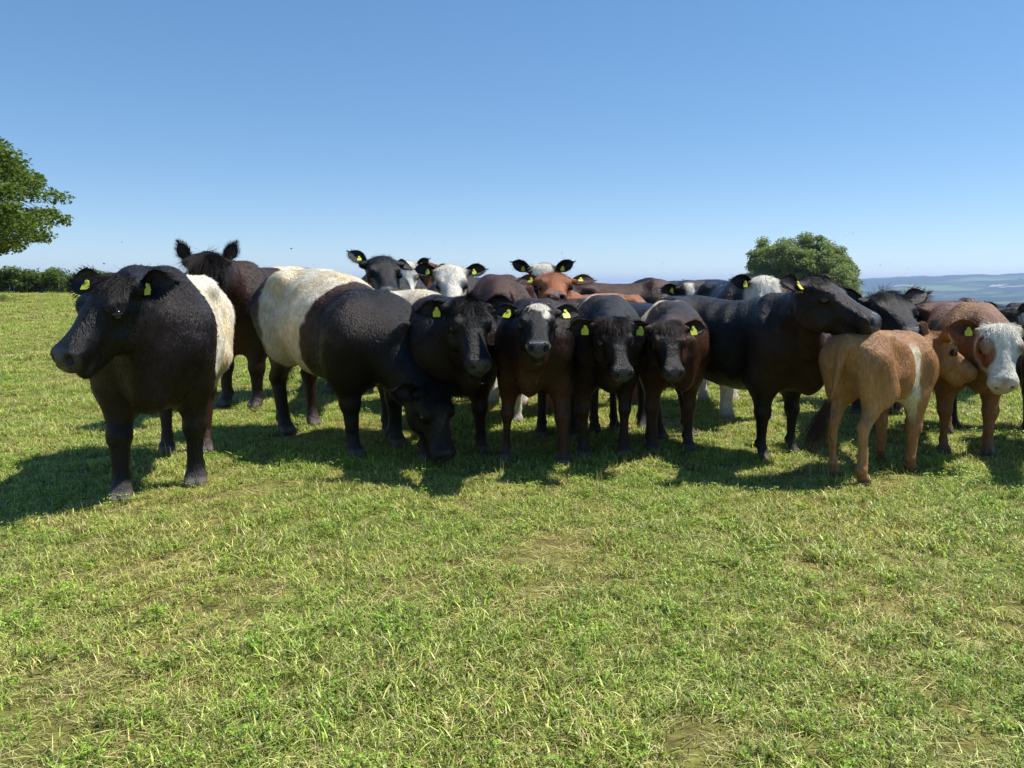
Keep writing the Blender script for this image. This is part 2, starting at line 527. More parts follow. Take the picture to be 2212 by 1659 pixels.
def polygonise(prims, h, lo, hi, bump=None):
    B = 8
    n = np.ceil((hi - lo) / h / B).astype(int)
    ctr = np.stack(np.meshgrid(*[np.arange(m) for m in n], indexing='ij'), -1).reshape(-1, 3)
    cpos = lo + (ctr * B + (B - 1) / 2) * h
    D = np.stack([p.d(cpos) for p in prims])
    pos = [i for i, p in enumerate(prims) if not getattr(p, 'neg', False)]
    Dm = D[pos].min(0)
    diag = B * h * .87
    act = np.nonzero(np.abs(Dm) < diag * 1.55 + .05)[0]
    F = np.repeat(np.repeat(np.repeat(Dm.reshape(n), B, 0), B, 1), B, 2).astype(np.float32)
    off = np.stack(np.meshgrid(*[np.arange(B)] * 3, indexing='ij'), -1).reshape(-1, 3)
    Pts = (cpos[act][:, None, :] - (B - 1) / 2 * h + off[None] * h)           # blocks x 512 x 3
    val = np.full((len(act), B ** 3), 9.)
    for neg in (False, True):
        for i, p in enumerate(prims):
            if getattr(p, 'neg', False) != neg: continue
            m = D[i, act] < Dm[act] + 2 * diag + p.k if not neg else D[i, act] < diag * 1.6 + p.k
            if not m.any(): continue
            dd = p.d(Pts[m].reshape(-1, 3)).reshape(-1, B ** 3)
            cur = val[m]
            val[m] = -smin(-cur, dd, p.k) if neg else smin(cur, dd, p.k)
    if bump is not None:
        val = val + bump(Pts.reshape(-1, 3)).reshape(val.shape)
    V = F.reshape(n[0], B, n[1], B, n[2], B)
    bi = ctr[act]
    V[bi[:, 0], :, bi[:, 1], :, bi[:, 2], :] = val.reshape(-1, B, B, B)
    F = V.reshape(n * B)
    S = F < 0
    c = np.zeros(tuple(np.array(S.shape) - 1), np.int8)
    corners = [(i, j, k) for i in (0, 1) for j in (0, 1) for k in (0, 1)]
    X, Y, Z = c.shape
    for (i, j, k) in corners:
        c += S[i:i + X, j:j + Y, k:k + Z]
    cells = np.argwhere((c > 0) & (c < 8))
    fv = np.stack([F[cells[:, 0] + i, cells[:, 1] + j, cells[:, 2] + k] for (i, j, k) in corners], 1)
    acc = np.zeros((len(cells), 3)); cnt = np.zeros(len(cells))
    for a in range(8):
        for b in range(a + 1, 8):
            ca, cb = np.array(corners[a]), np.array(corners[b])
            if np.abs(ca - cb).sum() != 1: continue
            fa, fb = fv[:, a], fv[:, b]
            m = (fa < 0) != (fb < 0)
            t = np.where(m, fa / np.where(m, fa - fb, 1), 0)
            acc += np.where(m[:, None], ca + t[:, None] * (cb - ca), 0); cnt += m
    verts = lo + (cells + acc / cnt[:, None]) * h
    idx = np.full(c.shape, -1, np.int32)
    idx[cells[:, 0], cells[:, 1], cells[:, 2]] = np.arange(len(cells))
    quads = []
    for ax in range(3):
        o1, o2 = (ax + 1) % 3, (ax + 2) % 3
        sl0 = [slice(None)] * 3; sl1 = [slice(None)] * 3
        sl0[ax] = slice(0, -1); sl1[ax] = slice(1, None)
        e = np.argwhere(S[tuple(sl0)] != S[tuple(sl1)])
        e = e[(e[:, o1] > 0) & (e[:, o2] > 0) & (e[:, o1] < c.shape[o1]) & (e[:, o2] < c.shape[o2])]
        inside = S[e[:, 0], e[:, 1], e[:, 2]]
        q = []
        for (da, db) in ((0, 0), (1, 0), (1, 1), (0, 1)):
            g = e.copy(); g[:, o1] -= da; g[:, o2] -= db
            q.append(idx[g[:, 0], g[:, 1], g[:, 2]])
        q = np.stack(q, 1)
        q[~inside] = q[~inside][:, ::-1]
        quads.append(q)
    quads = np.concatenate(quads)
    quads = quads[(quads >= 0).all(1)]
    # one round of light smoothing
    for _ in range(1):
        s = np.zeros_like(verts); k = np.zeros(len(verts))
        for i in range(4):
            for j in (1, 3):
                np.add.at(s, quads[:, i], verts[quads[:, (i + j) % 4]]); np.add.at(k, quads[:, i], 1)
        verts = verts * .5 + .5 * s / np.maximum(k, 1)[:, None]
    return verts, quads

def frame(yaw, pitch, roll=0.):
    """world head frame, columns forward / left / up; yaw 0 looks at the photographer's side, + to the picture's right"""
    y, p, r = map(math.radians, (yaw, pitch, roll))
    h = v3(math.sin(y), -math.cos(y), 0); z = v3(0, 0, 1)
    f = h * math.cos(p) + z * math.sin(p)
    u = -h * math.sin(p) + z * math.cos(p)
    l = np.cross(u, f)
    l2 = l * math.cos(r) + u * math.sin(r); u2 = u * math.cos(r) - l * math.sin(r)
    return np.stack([f, l2, u2], 1)

TORSO = [(-.84, 1.16, .98, .07), (-.80, 1.21, .86, .15), (-.70, 1.262, .70, .235), (-.55, 1.285, .60, .285), (-.36, 1.29, .56, .315),
         (-.1, 1.275, .50, .352), (.13, 1.27, .475, .350), (.34, 1.285, .48, .300), (.52, 1.30, .50, .245),
         (.66, 1.26, .53, .200), (.78, 1.18, .59, .150), (.86, 1.08, .69, .10), (.90, 1.0, .80, .06)]
HEAD = [(-.085, .0, -.12, .06), (-.05, .050, -.17, .100), (0., .070, -.205, .124), (.06, .072, -.235, .133), (.12, .062, -.252, .134), (.17, .048, -.254, .126),
        (.23, .026, -.240, .102), (.30, .008, -.218, .083), (.36, -.004, -.200, .078), (.41, -.011, -.186, .081),
        (.46, -.017, -.182, .088), (.495, -.026, -.177, .089), (.522, -.044, -.164, .077), (.540, -.070, -.148, .052)]

def ear_mesh(B, d, n, L, W, lay=1.0):
    """cupped leaf-shaped ear: base B, direction d, n = direction the cup opens to"""
    d = d / np.linalg.norm(d); n = n - d * (n @ d); n /= np.linalg.norm(n)
    s_ = np.cross(d, n)
    rows, m = 12, 9
    V = []; C = []
    for i in range(rows):
        s = i / (rows - 1)
        wid = W * max(.07, (.36 + .64 * min(1, s / .45) ** .8) if s < .45 else (1 - ((s - .45) / .56) ** 2.9))
        cup = wid * (1.0 - .55 * s)
        cen = B + d * (s * L) + n * (.03 * math.sin(s * 2.6) - .02 * s)
        th = .012 * (1 - .5 * s)
        for side in (0, 1):
            for j in range(m):
                v = -1 + 2 * j / (m - 1)
                if side: v = -v
                dep = -(1 - v * v) * cup * .75 - (th * (1 - abs(v) ** 4) if side else 0)
                V.append(cen + s_ * (v * wid) + n * dep)
                C.append((0 if side else 1) * (1 - v * v))
    V = np.array(V); C = np.array(C)
    ring = 2 * m
    F = []
    for i in range(rows - 1):
        for j in range(ring):
            a = i * ring + j; b = i * ring + (j + 1) % ring
            F.append((a, a + ring, b + ring, b))
    last = (rows - 1) * ring
    for j in range(m - 1):
        F.append((last + j, last + ring - 1 - j, last + ring - 2 - j, last + j + 1))
    return V, np.array(F), C, s_

BLACK = v3(.0028, .0026, .0030); BROWN = v3(.058, .0225, .0110); RED = v3(.20, .066, .022); TAN = v3(.43, .225, .090)
WHITE = v3(.78, .73, .62); PINK = v3(.42, .25, .21)

def mix(a, b, t):
    t = np.asarray(t)[:, None]
    return a * (1 - t) + b * t

def sphere_pts(r, nu=16, nv=10):
    V = [(0, 0, r)]
    for i in range(1, nv):
        for j in range(nu):
            th = math.pi * i / nv; ph = 2 * math.pi * j / nu
            V.append((r * math.sin(th) * math.cos(ph), r * math.sin(th) * math.sin(ph), r * math.cos(th)))
    V.append((0, 0, -r))
    T = []; Q = []
    for j in range(nu):
        T.append((0, 1 + j, 1 + (j + 1) % nu))
        b = 1 + (nv - 2) * nu
        T.append((len(V) - 1, b + (j + 1) % nu, b + j))
    for i in range(nv - 2):
        for j in range(nu):
            a = 1 + i * nu + j; b = 1 + i * nu + (j + 1) % nu
            Q.append((a, a + nu, b + nu, b))
    return np.array(V), np.array(T), np.array(Q)

EYE_V, EYE_T, EYE_Q = sphere_pts(1.0)
def build_hair(name, roots, dirs, norms, length, cols, radius, parent, mat, npt=4, curl=.25, gravity=0., seed=0):
    """hair strands as one curves object"""
    r = np.random.default_rng(seed)
    n = len(roots)
    t = np.linspace(0, 1, npt)
    side = np.cross(dirs, norms)
    bend = r.normal(0, curl, (n, 1, 1)) * (t ** 1.6)[None, :, None]
    P = roots[:, None, :] + dirs[:, None, :] * (length[:, None, None] * t[None, :, None]) \
        + side[:, None, :] * bend * length[:, None, None] \
        + norms[:, None, :] * (r.normal(0, curl * .4, (n, 1, 1)) * (t ** 1.6)[None, :, None]) * length[:, None, None]
    if gravity:
        P[:, :, 2] -= gravity * length[:, None] * (t ** 2)[None]
    hc = bpy.data.hair_curves.new(name)
    hc.add_curves([npt] * n)
    hc.position_data.foreach_set('vector', P.astype(np.float32).ravel())
    a = hc.attributes.new('radius', 'FLOAT', 'POINT')
    rad = (radius[:, None] if np.ndim(radius) else np.full((n, 1), radius)) * (1 - .8 * t ** 1.5)[None]
    a.data.foreach_set('value', rad.astype(np.float32).ravel())
    a = hc.attributes.new('hcol', 'FLOAT_COLOR', 'CURVE')
    c = np.ones((n, 4), np.float32); c[:, :3] = cols
    a.data.foreach_set('color', c.ravel())
    o = obj(name, hc, parent, mat)
    o['kind'] = 'stuff'
    return o

def cow(p):
    s = p.get('s', 1.); hs = p.get('hs', 1.) * s
    a = math.radians(p['a']); phi = a - math.pi / 2
    fwd = v3(math.sin(a), -math.cos(a), 0)
    fm = gpoint(*p['front'])
    leg = p.get('leg', 1.); slim = p.get('slim', 1.); fat = p.get('fat', .95)
    org = np.array(fm) - fwd * .50 * s
    org[2] = float(ground_z(org[0], org[1]))
    org[2] += p.get('dz', 0)
    Rz = np.array([[math.cos(phi), -math.sin(phi), 0], [math.sin(phi), math.cos(phi), 0], [0, 0, 1]])
    toL = lambda w: (np.asarray(w, float) - org) @ Rz        # world -> local
    # ---- head
    Hf = Rz.T @ frame(p['yaw'], p['pitch'], p.get('roll', 0))
    poll = toL(at(*p['poll']))
    Ho = poll - Hf[:, 2] * .05 * hs
    hl = p.get('hl', .87)
    hp = lambda t, l, u: Ho + Hf @ (v3(t * hl, l, u) * hs)
    prims = []
    S = lambda *q: v3(*q) * s
    lz = .60 * (leg - 1)                                       # longer legs lift the torso
    lg = p.get('long', 1.); fd = p.get('fdrop', 0.)
    tor = [(x * lg, max(t + lz - fd * float(sstep(.0, .62, x)), b + lz + .16), lerp_b(b, t, p.get('belly', 0.)) + lz, w * fat) for (x, t, b, w) in TORSO]
    body = Loft(v3(0, 0, 0), np.eye(3), s, tor, 1.95, 2.35, .46, ([-.9 * lg, -.5 * lg, -.1 * lg, .25 * lg, .5 * lg, .8 * lg], [.35, .30, .06, .12, .42, .50]), k=.06)
    prims.append(body)
    for sg in (1, -1):
        # shoulder, hip, thigh masses
        prims.append(Ell(S(.50 * lg, sg * .19 * fat, .88 + lz - fd * .5), S(.17, .125 * fat, .32), k=.20 * s))
        prims.append(Ell(S(-.56 * lg, sg * .18 * fat, .93 + lz), S(.23, .135 * fat, .34), k=.12 * s))
        prims.append(Ell(S(-.40 * lg, sg * .225 * fat, 1.185 + lz), S(.09, .075, .07), k=.10 * s))
        prims.append(Ell(S(-.24 * lg, sg * .405 * fat, 1.06 + lz), S(.12, .085, .12), k=.15 * s, neg=True))
        prims.append(Ell(S(.26 * lg, sg * .455 * fat, .80 + lz), S(.09, .075, .22), k=.16 * s, neg=True))
        prims.append(RoundCone(S(.44 * lg, sg * .10 * fat, 1.22 + lz - fd * .75), S(.60 * lg, sg * .215 * fat, .86 + lz - fd * .3), .10 * s, .115 * s, k=.07 * s))
        prims.append(RoundCone(S(-.62 * lg, sg * .20 * fat, 1.02 + lz), S(-.40 * lg, sg * .235 * fat, .74 + lz), .13 * s, .115 * s, k=.08 * s))
        prims.append(Ell(S(-.77 * lg, sg * .085 * fat, 1.12 + lz), S(.06, .05, .08), k=.09 * s))
        for end in ('F', 'H'):
            off = v3(*p.get('feet', {}).get(end + ('L' if sg > 0 else 'R'), (0, 0)), 0)
            lift = p.get('lift', {}).get(end + ('L' if sg > 0 else 'R'), 0)
            if end == 'F':
                J = [(.50 * lg, .20 * fat, .98 + lz - fd * .5), (.455 * lg, .205 * fat, .66 + lz), (.475 * lg, .185, .37 * leg), (.475 * lg, .18, .125 * leg), (.505 * lg, .18, .045)]
                rad = [.155, .122, .060, .043, .054]; bul = .069
            else:
                J = [(-.55 * lg, .17 * fat, .98 + lz), (-.46 * lg, .19, .72 + lz), (-.70 * lg, .165, .45 * leg), (-.655 * lg, .16, .13 * leg), (-.615 * lg, .16, .045)]
                rad = [.185, .130, .058, .044, .054]; bul = .066
            J = [v3(x, sg * y, z) + off * max(0, (1 - z / (1.0 + lz))) ** (.8) for (x, y, z) in J]
            rad = [r_ * slim for r_ in rad]
            kk = [.12, .07, .03, .025]
            for i in range(4):
                prims.append(RoundCone(J[i] * s, J[i + 1] * s, rad[i] * s, rad[i + 1] * s, k=kk[i] * s))
            prims.append(Ell(J[2] * s, S(bul * slim, bul * slim * .92, .075), k=.035 * s))
            ft = J[4]
            for q in (-1, 1):   # two claws
                prims.append(RoundCone((ft + v3(-.01, q * .026, .02)) * s, (ft + v3(.045, q * .030, -.022)) * s, .036 * s, .030 * s, k=.012 * s))
            prims.append(Ell((J[3] + v3(-.03, 0, .0)) * s, S(.035, .045, .035), k=.03 * s))
    # ---- neck
    nk = p.get('neck', 1.)
    b0, b1, b2 = S(.50 * lg, 0, 1.14 + lz - fd * .8), S(.58 * lg, 0, .98 + lz - fd * .6), S(.70 * lg, 0, .80 + lz - fd * .3)
    e0, e1, e2 = hp(-.02, 0, -.065), hp(.02, 0, -.11), hp(.075, 0, -.165)
    ln = np.linalg.norm(e1 - b1)
    sag = v3(0, 0, -.05 * s) if p['pitch'] > -80 else v3(0, 0, 0)
    for (b, e, r1, r2, sg) in ((b0, e0, .120, .085, .0), (b1, e1, .150, .100, .3), (b2, e2, .118, .068, 1.)):
        m_ = (b + e) / 2 + sag * sg
        rm = (r1 * .52 + r2 * .48)
        prims.append(RoundCone(b, m_, r1 * s * nk, rm * (s + hs) / 2 * nk, k=.10 * s))
        prims.append(RoundCone(m_, e, rm * (s + hs) / 2 * nk, r2 * hs * min(nk, 1.08), k=.07 * s))
    prims.append(Ell(S(.74 * lg, 0, .67 + lz), S(.11, .075, .15), k=.12 * s))                     # brisket
    # ---- head
    hw = p.get('face_w', 1.)
    hprof = [(x * hl, t, b, w * hw) for (x, t, b, w) in HEAD]
    head = Loft(Ho, Hf, hs, hprof, 2.15, 2.2, .58, .38, k=.05 * hs)
    prims.append(head)
    prims.append(RoundCone(hp(.27, 0, -.165), hp(.446, 0, -.190), .064 * hs, .050 * hs, k=.012 * hs))   # lower jaw and chin
    for sg in (1, -1):
        prims.append(Ell(hp(.155, sg * .098 * hw, .002), v3(.05, .034, .036) * hs, Hf, k=.03 * hs))       # brow
        prims.append(Ell(hp(.175, sg * .103 * hw, -.030), v3(.036, .026, .030) * hs, Hf, k=.02 * hs))     # lids
        prims.append(Ell(hp(.12, sg * .088 * hw, -.17), v3(.11, .035, .075) * hs, Hf, k=.06 * hs))        # cheek
        prims.append(Ell(hp(.477, sg * .054, -.074), v3(.045, .034, .036) * hs, Hf, k=.03 * hs))          # nostril wing
        prims.append(RoundCone(hp(-.02, sg * .085, -.01), hp(.0, sg * .155, -.005), .040 * hs, .030 * hs, k=.03 * hs))  # ear root
        prims.append(Ell(hp(.517, sg * .051, -.076), v3(.024, .015, .020) * hs, Hf, k=.010 * hs, neg=True))
        prims.append(Ell(hp(.215, sg * .130 * hw, -.085), v3(.05, .024, .03) * hs, Hf, k=.05 * hs, neg=True))
    # ---- tail
    tl = p.get('tail')
    tpts = None
    if tl is not None:
        tpts = [S(*q) + v3(0, 0, lz * s) for q in tl]
    else:
        tpts = [S(-.80 * lg, 0, 1.20 + lz), S(-.885 * lg, 0, 1.08 + lz), S(-.90 * lg, .01, .85 + lz), S(-.89 * lg, .02, .62 + lz)]
    for i in range(len(tpts) - 1):
        r0 = .036 - .006 * i; r1 = .036 - .006 * (i + 1)
        prims.append(RoundCone(tpts[i], tpts[i + 1], r0 * s, r1 * s, k=.03 * s))
    # ---- surface
    h = p.get('h', .0120)
    allp = np.array([hp(.56, 0, -.1), hp(-.1, 0, 0), hp(.2, .14, 0), hp(.2, -.14, 0), hp(.2, 0, -.28), S(-.95 * lg, -.42 * fat, 0), S(.95 * lg, .42 * fat, 1.36 + lz)] + tpts
                    + [q.b for q in prims if isinstance(q, RoundCone)])
    lo = allp.min(0) - .09; hi = allp.max(0) + .09
    seed = p.get('seed', 1)
    sh = p.get('lump', .006)
    bump = lambda P: sh * wav(P, 9. / s, seed) + .4 * sh * wav(P * v3(1.4, 1, .8), 27. / s, seed + 2)
    V, Q = polygonise(prims, h, lo, hi, bump)
    nb = len(V)
    # ---- normals for hair
    def vnormals(V, Q):
        fn = np.cross(V[Q[:, 2]] - V[Q[:, 0]], V[Q[:, 3]] - V[Q[:, 1]])
        n_ = np.zeros_like(V)
        for i in range(4): np.add.at(n_, Q[:, i], fn)
        return n_ / np.maximum(np.linalg.norm(n_, axis=1), 1e-12)[:, None]
    VN = vnormals(V, Q)
    # ---- colour of the coat
    hd = head.d(V)
    H = head.local(V) / v3(hl, 1, 1)
    nd = np.full(len(V), 9.)
    hm = sstep(.05, .0, hd / hs) * sstep(-.12, -.03, H[:, 0])
    X = V / s / v3(lg, 1, 1); X[:, 2] -= lz * sstep(.3, .7, X[:, 2])
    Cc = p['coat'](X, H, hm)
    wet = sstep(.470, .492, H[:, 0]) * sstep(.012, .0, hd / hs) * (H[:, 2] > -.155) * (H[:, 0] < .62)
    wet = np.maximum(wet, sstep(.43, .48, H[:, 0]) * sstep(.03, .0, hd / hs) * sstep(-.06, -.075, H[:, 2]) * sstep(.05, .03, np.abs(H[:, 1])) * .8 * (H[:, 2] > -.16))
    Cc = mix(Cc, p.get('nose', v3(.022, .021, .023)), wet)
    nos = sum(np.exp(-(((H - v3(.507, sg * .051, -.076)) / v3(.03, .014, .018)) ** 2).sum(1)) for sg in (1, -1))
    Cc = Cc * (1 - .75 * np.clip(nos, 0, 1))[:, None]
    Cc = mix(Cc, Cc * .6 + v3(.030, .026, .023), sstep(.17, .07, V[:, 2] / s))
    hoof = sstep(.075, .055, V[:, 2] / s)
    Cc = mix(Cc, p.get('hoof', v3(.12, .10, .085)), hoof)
    eyeD = np.minimum(*[np.linalg.norm((H - v3(.178, sg * .118 * hw, -.030)) / v3(1.25, 1, 1), axis=1) for sg in (1, -1)])
    Cc = mix(Cc, p.get('lid', v3(.012, .010, .010)), sstep(.040, .030, eyeD) * hm)
    # ---- ears
    parts_V, parts_Q, parts_C, parts_W = [V], [Q], [Cc], [wet]
    root = bpy.data.objects.new(p['kind'], None)
    COL.objects.link(root)
    root.empty_display_size = .3
    tag(root, p['label'], p['kind'], 'cattle of the mixed herd in the pasture')
    base = nb
    fringe = []
    tags_at = []
    for sg, key in ((1, 'earL'), (-1, 'earR')):
        e = p.get(key, {})
        if e is None: continue
        d = Hf @ v3(*(e.get('d', p.get('ear_d', (-.10, 1., .10))))) * 1.
        dloc = v3(*(e.get('d', p.get('ear_d', (-.10, 1., .10))))); dloc[1] *= sg
        nloc = v3(*(e.get('n', p.get('ear_n', (.55, 0., .75))))); nloc[1] *= sg
        d = Hf @ dloc; n_ = Hf @ nloc
        L = .195 * hs * p.get('ear_len', 1.)
        Bp = hp(-.01, sg * .125, -.005)
        EV, EF, EC, es = ear_mesh(Bp, d, n_, L, .060 * hs * p.get('ear_len', 1.))
        ecol = p.get('ear_col', None)
        if ecol is None:
            k_ = np.argsort(np.linalg.norm(V - hp(-.01, sg * .10, 0.01), axis=1))[:30]
            ecol = Cc[k_].mean(0)
        inner = p.get('ear_in', ecol * .9 + v3(.012, .011, .012))
        EC3 = mix(np.tile(ecol, (len(EV), 1)), inner, EC)
        parts_V.append(EV); parts_Q.append(EF + base); parts_C.append(EC3); parts_W.append(np.zeros(len(EV)))
        base += len(EV)
        dn = d / np.linalg.norm(d); nn = n_ - dn * (n_ @ dn); nn /= np.linalg.norm(nn)
        fringe.append((Bp, dn, nn, es, L, ecol, EV))
        if e.get('tag', True):
            tags_at.append((Bp + dn * L * .40 + nn * .020 * hs, nn, dn, es, sg))
    Vall = np.concatenate(parts_V); Qall = np.concatenate(parts_Q); Call = np.concatenate(parts_C)
    me = mesh_from('body', Vall, Qall)
    add_col(me, 'coat', np.clip(Call, .002, 1))
    add_float(me, 'wet', np.concatenate(parts_W))
    obj('body', me, root, MAT['coat'])
    # ---- eyes
    for sg in (1, -1):
        c = hp(.182, sg * .1185 * hw, -.032)
        em = mesh_from('eye', EYE_V * (.0255 * hs) + c, [EYE_T, EYE_Q])
        obj('eye', em, root, MAT['eye'])
    # ---- ear tags: a plate with a narrow neck and a stud
    for (c, nn, dn, es, sg) in tags_at:
        down = v3(0, 0, -1.) + .25 * RNG.normal(size=3) * .3
        nz = nn * .85 + .12 * RNG.normal(size=3); nz /= np.linalg.norm(nz)
        dw = down - nz * (down @ nz); dw /= np.linalg.norm(dw); sd = np.cross(dw, nz)
        tz = .046 * p.get('tag_s', 1.)
        out = [(-.16, -.15), (.16, -.15), (.22, .12), (.5, .42), (.5, .98), (.42, 1.08), (-.42, 1.08), (-.5, .98), (-.5, .42), (-.22, .12)]
        TV = []
        for zz in (0, .004):
            for (xx, yy) in out: TV.append(c + sd * xx * tz + dw * yy * tz + nz * (zz + .006 * (yy if yy > 0 else 0)))
        k = len(out)
        T3 = [(0, i, i + 1) for i in range(1, k - 1)] + [(k, k + i + 1, k + i) for i in range(1, k - 1)]
        T4 = [(i, i + k, (i + 1) % k + k, (i + 1) % k) for i in range(k)]
        ang = np.linspace(0, 2 * math.pi, 9)[:-1]
        b0_ = len(TV)
        for zz in (.003, .011):
            for q in ang: TV.append(c + (sd * math.cos(q) + dw * math.sin(q)) * .010 + nz * zz)
        T4 += [(b0_ + i, b0_ + (i + 1) % 8, b0_ + 8 + (i + 1) % 8, b0_ + 8 + i) for i in range(8)]
        T3 += [(b0_ + 8, b0_ + 8 + i, b0_ + 8 + i + 1) for i in range(1, 7)]
        tm = mesh_from('ear_tag', TV, [np.array(T3), np.array(T4)], smooth=False)
        obj('ear_tag', tm, root, MAT['ear_tag'])
    # ---- coat hair
    dens = p.get('hair', 16000)
    if dens:
        r = np.random.default_rng(seed + 50)
        A = np.linalg.norm(np.cross(V[Q[:, 2]] - V[Q[:, 0]], V[Q[:, 3]] - V[Q[:, 1]]), axis=1)
        qc = V[Q].mean(1)
        hmq = hm[Q].mean(1); wq = wet[Q].max(1)
        lum = Cc[Q[:, 0]].mean(1)
        wgt = A * (1 + 1.2 * hmq) * (.30 + 1.0 * sstep(.1, .45, lum) + p.get('fuzz', 0.)) * (1 - .97 * (wq > .15)) * (V[Q[:, 0], 2] > .08 * s)
        pick = r.choice(len(Q), dens, p=wgt / wgt.sum())
        uv = r.random((dens, 2, 1))
        a0, a1, a2, a3 = (V[Q[pick, i]] for i in range(4))
        R0 = (a0 * (1 - uv[:, 0]) + a1 * uv[:, 0]) * (1 - uv[:, 1]) + (a3 * (1 - uv[:, 0]) + a2 * uv[:, 0]) * uv[:, 1]
        Nn = VN[Q[pick, 0]]
        cc = Cc[Q[pick, r.integers(0, 4, dens)]]
        hmk = hm[Q[pick, 0]]
        flow = np.tile(v3(-.45, 0, -.9), (dens, 1))
        flow[:, 2] *= 1 - .7 * sstep(.5, 1., Nn[:, 2])
        sw = wav(R0, 7 / s, seed + 5)[:, None]; sw2 = wav(R0, 5 / s, seed + 7)[:, None]
        sw3 = wav(R0, 48 / s, seed + 9)[:, None]; cl = wav(R0, 38 / s, seed + 11)
        flow = flow + np.cross(Nn, flow) * (.40 * sw + .2 * sw2 + p.get('clump', .35) * sw3)
        hflow = np.tile(-Hf[:, 0] * .6, (dens, 1)) + Nn * .0
        Hk = H[Q[pick, 0]]
        fl2 = np.where((Hk[:, 0] < .13)[:, None], Hf[:, 0] * .9 + (R0 - hp(.0, 0, .06)) * 2.2, -Hf[:, 0] * .5 + np.array([0, 0, -.5]))
        flow = mix_rows(flow, fl2, hmk)
        flow = flow - Nn * (np.einsum('ij,ij->i', flow, Nn))[:, None]
        flow /= np.maximum(np.linalg.norm(flow, axis=1), 1e-6)[:, None]
        lift = p.get('hair_lift', .10)
        dr = flow + Nn * (lift * (.3 + .8 * r.random(dens) + .9 * np.clip(cl, -.3, 1)))[:, None] + .09 * r.normal(size=(dens, 3))
        dr /= np.linalg.norm(dr, axis=1)[:, None]
        Ln = p.get('hair_len', .024) * s * (.5 + .9 * r.random(dens)) * (1 - .45 * hmk * sstep(.0, .2, Hk[:, 0])) * (1 - .55 * hmk * sstep(.2, .35, Hk[:, 0]))
        legm = sstep(.55, .3, R0[:, 2] / s)
        Ln *= (1 - .45 * legm)
        ch = cc * (1 + .07 * r.normal(size=(dens, 1)) + .20 * cl[:, None])
        build_hair('coat_hair', R0 - Nn * .002, dr, Nn, Ln, np.clip(ch, .003, .95), p.get('hair_r', .0010) * (.7 + .6 * r.random(dens)), root, MAT['hair'], seed=seed)
        # forelock on the poll
        fl = p.get('forelock', .08)
        nf = int(p.get('forelock_n', 500))
        cand = np.nonzero((hm > .6) & (H[:, 0] > -.07) & (H[:, 0] < .10) & (np.abs(H[:, 1]) < .105) & (H[:, 2] > -.03))[0]
        if nf and len(cand):
            k_ = r.choice(cand, nf)
            R0 = V[k_] + r.normal(0, .006, (nf, 3)); Nn = VN[k_]; Hk = H[k_]
            wl = np.stack([wav(R0, 60., seed + 3), wav(R0, 75., seed + 4), wav(R0, 52., seed + 6)], 1)
            tng = Hf[:, 0] * .8 + Hf[:, 1] * (Hk[:, 1:2] * 4.0) - Hf[:, 0] * np.clip(-Hk[:, 0:1] * 6, 0, .6)
            tng = tng - Nn * np.einsum('ij,ij->i', tng, Nn)[:, None]
            dr = tng + Nn * (.07 + .12 * r.random((nf, 1))) + .20 * wl + .07 * r.normal(size=(nf, 3))
            dr /= np.linalg.norm(dr, axis=1)[:, None]
            build_hair('forelock', R0, dr, Nn, fl * hs * (.45 + .8 * r.random(nf)), np.clip(Cc[k_] * p.get('lock_tint', 1.15) * (1 + .2 * r.normal(size=(nf, 1))), .003, .9),
                       np.full(nf, .0009), root, MAT['hair'], npt=6, curl=.12, gravity=.12, seed=seed + 1)
        # ear fringe
        RR, DD, NN, LL, CC = [], [], [], [], []
        for (Bp, dn, nn, es, L, ecol, EV) in fringe:
            k_ = r.integers(18 * 2, len(EV), p.get('ear_hair', 420))
            R0 = EV[k_]
            ctr = Bp + dn * L * .45
            o_ = R0 - ctr; o_ -= nn * (o_ @ nn)[:, None]
            o_ /= np.maximum(np.linalg.norm(o_, axis=1), 1e-6)[:, None]
            d_ = o_ * .5 + dn * .75 + .16 * r.normal(size=R0.shape) + v3(0, 0, -.15)
            d_ /= np.linalg.norm(d_, axis=1)[:, None]
            RR.append(R0); DD.append(d_); NN.append(np.tile(nn, (len(R0), 1))); LL.append(p.get('ear_fuzz', .026) * hs * (.3 + r.random(len(R0)))); CC.append(ecol * (1 + .2 * r.normal(size=(len(R0), 1))))
        if RR:
            build_hair('ear_hair', np.concatenate(RR), np.concatenate(DD), np.concatenate(NN), np.concatenate(LL), np.clip(np.concatenate(CC), .003, .9), .0011, root, MAT['hair'], seed=seed + 2)
        # tail tuft
        e_ = tpts[-1]; e1_ = tpts[-2]
        nf = p.get('tuft_n', 260)
        tt = r.random(nf)
        R0 = e1_ + (e_ - e1_) * (.45 + .6 * tt)[:, None] + r.normal(0, .012 * s, (nf, 3))
        dr = np.tile((e_ - e1_) / np.linalg.norm(e_ - e1_), (nf, 1)) + .18 * r.normal(size=(nf, 3)) + v3(*p.get('tuft_d', (0, 0, -.3)))
        dr /= np.linalg.norm(dr, axis=1)[:, None]
        tc = p.get('tuft_col', Cc[np.argmin(np.linalg.norm(V - e_, axis=1))])
        build_hair('tail_tuft', R0, dr, np.tile(v3(0, 1, 0), (nf, 1)), p.get('tuft_len', .26) * s * (.4 + .8 * r.random(nf)), np.clip(tc * (1 + .25 * r.normal(size=(nf, 1))), .003, .9), .0014, root, MAT['hair'], npt=6, curl=.22, gravity=.15, seed=seed + 3)
    root.location = org
    root.rotation_euler = (0, 0, phi)
    return root

def lerp_b(b, t, k): return b + (t - b) * k
def mix_rows(a, b, t): return a * (1 - t[:, None]) + b * t[:, None]
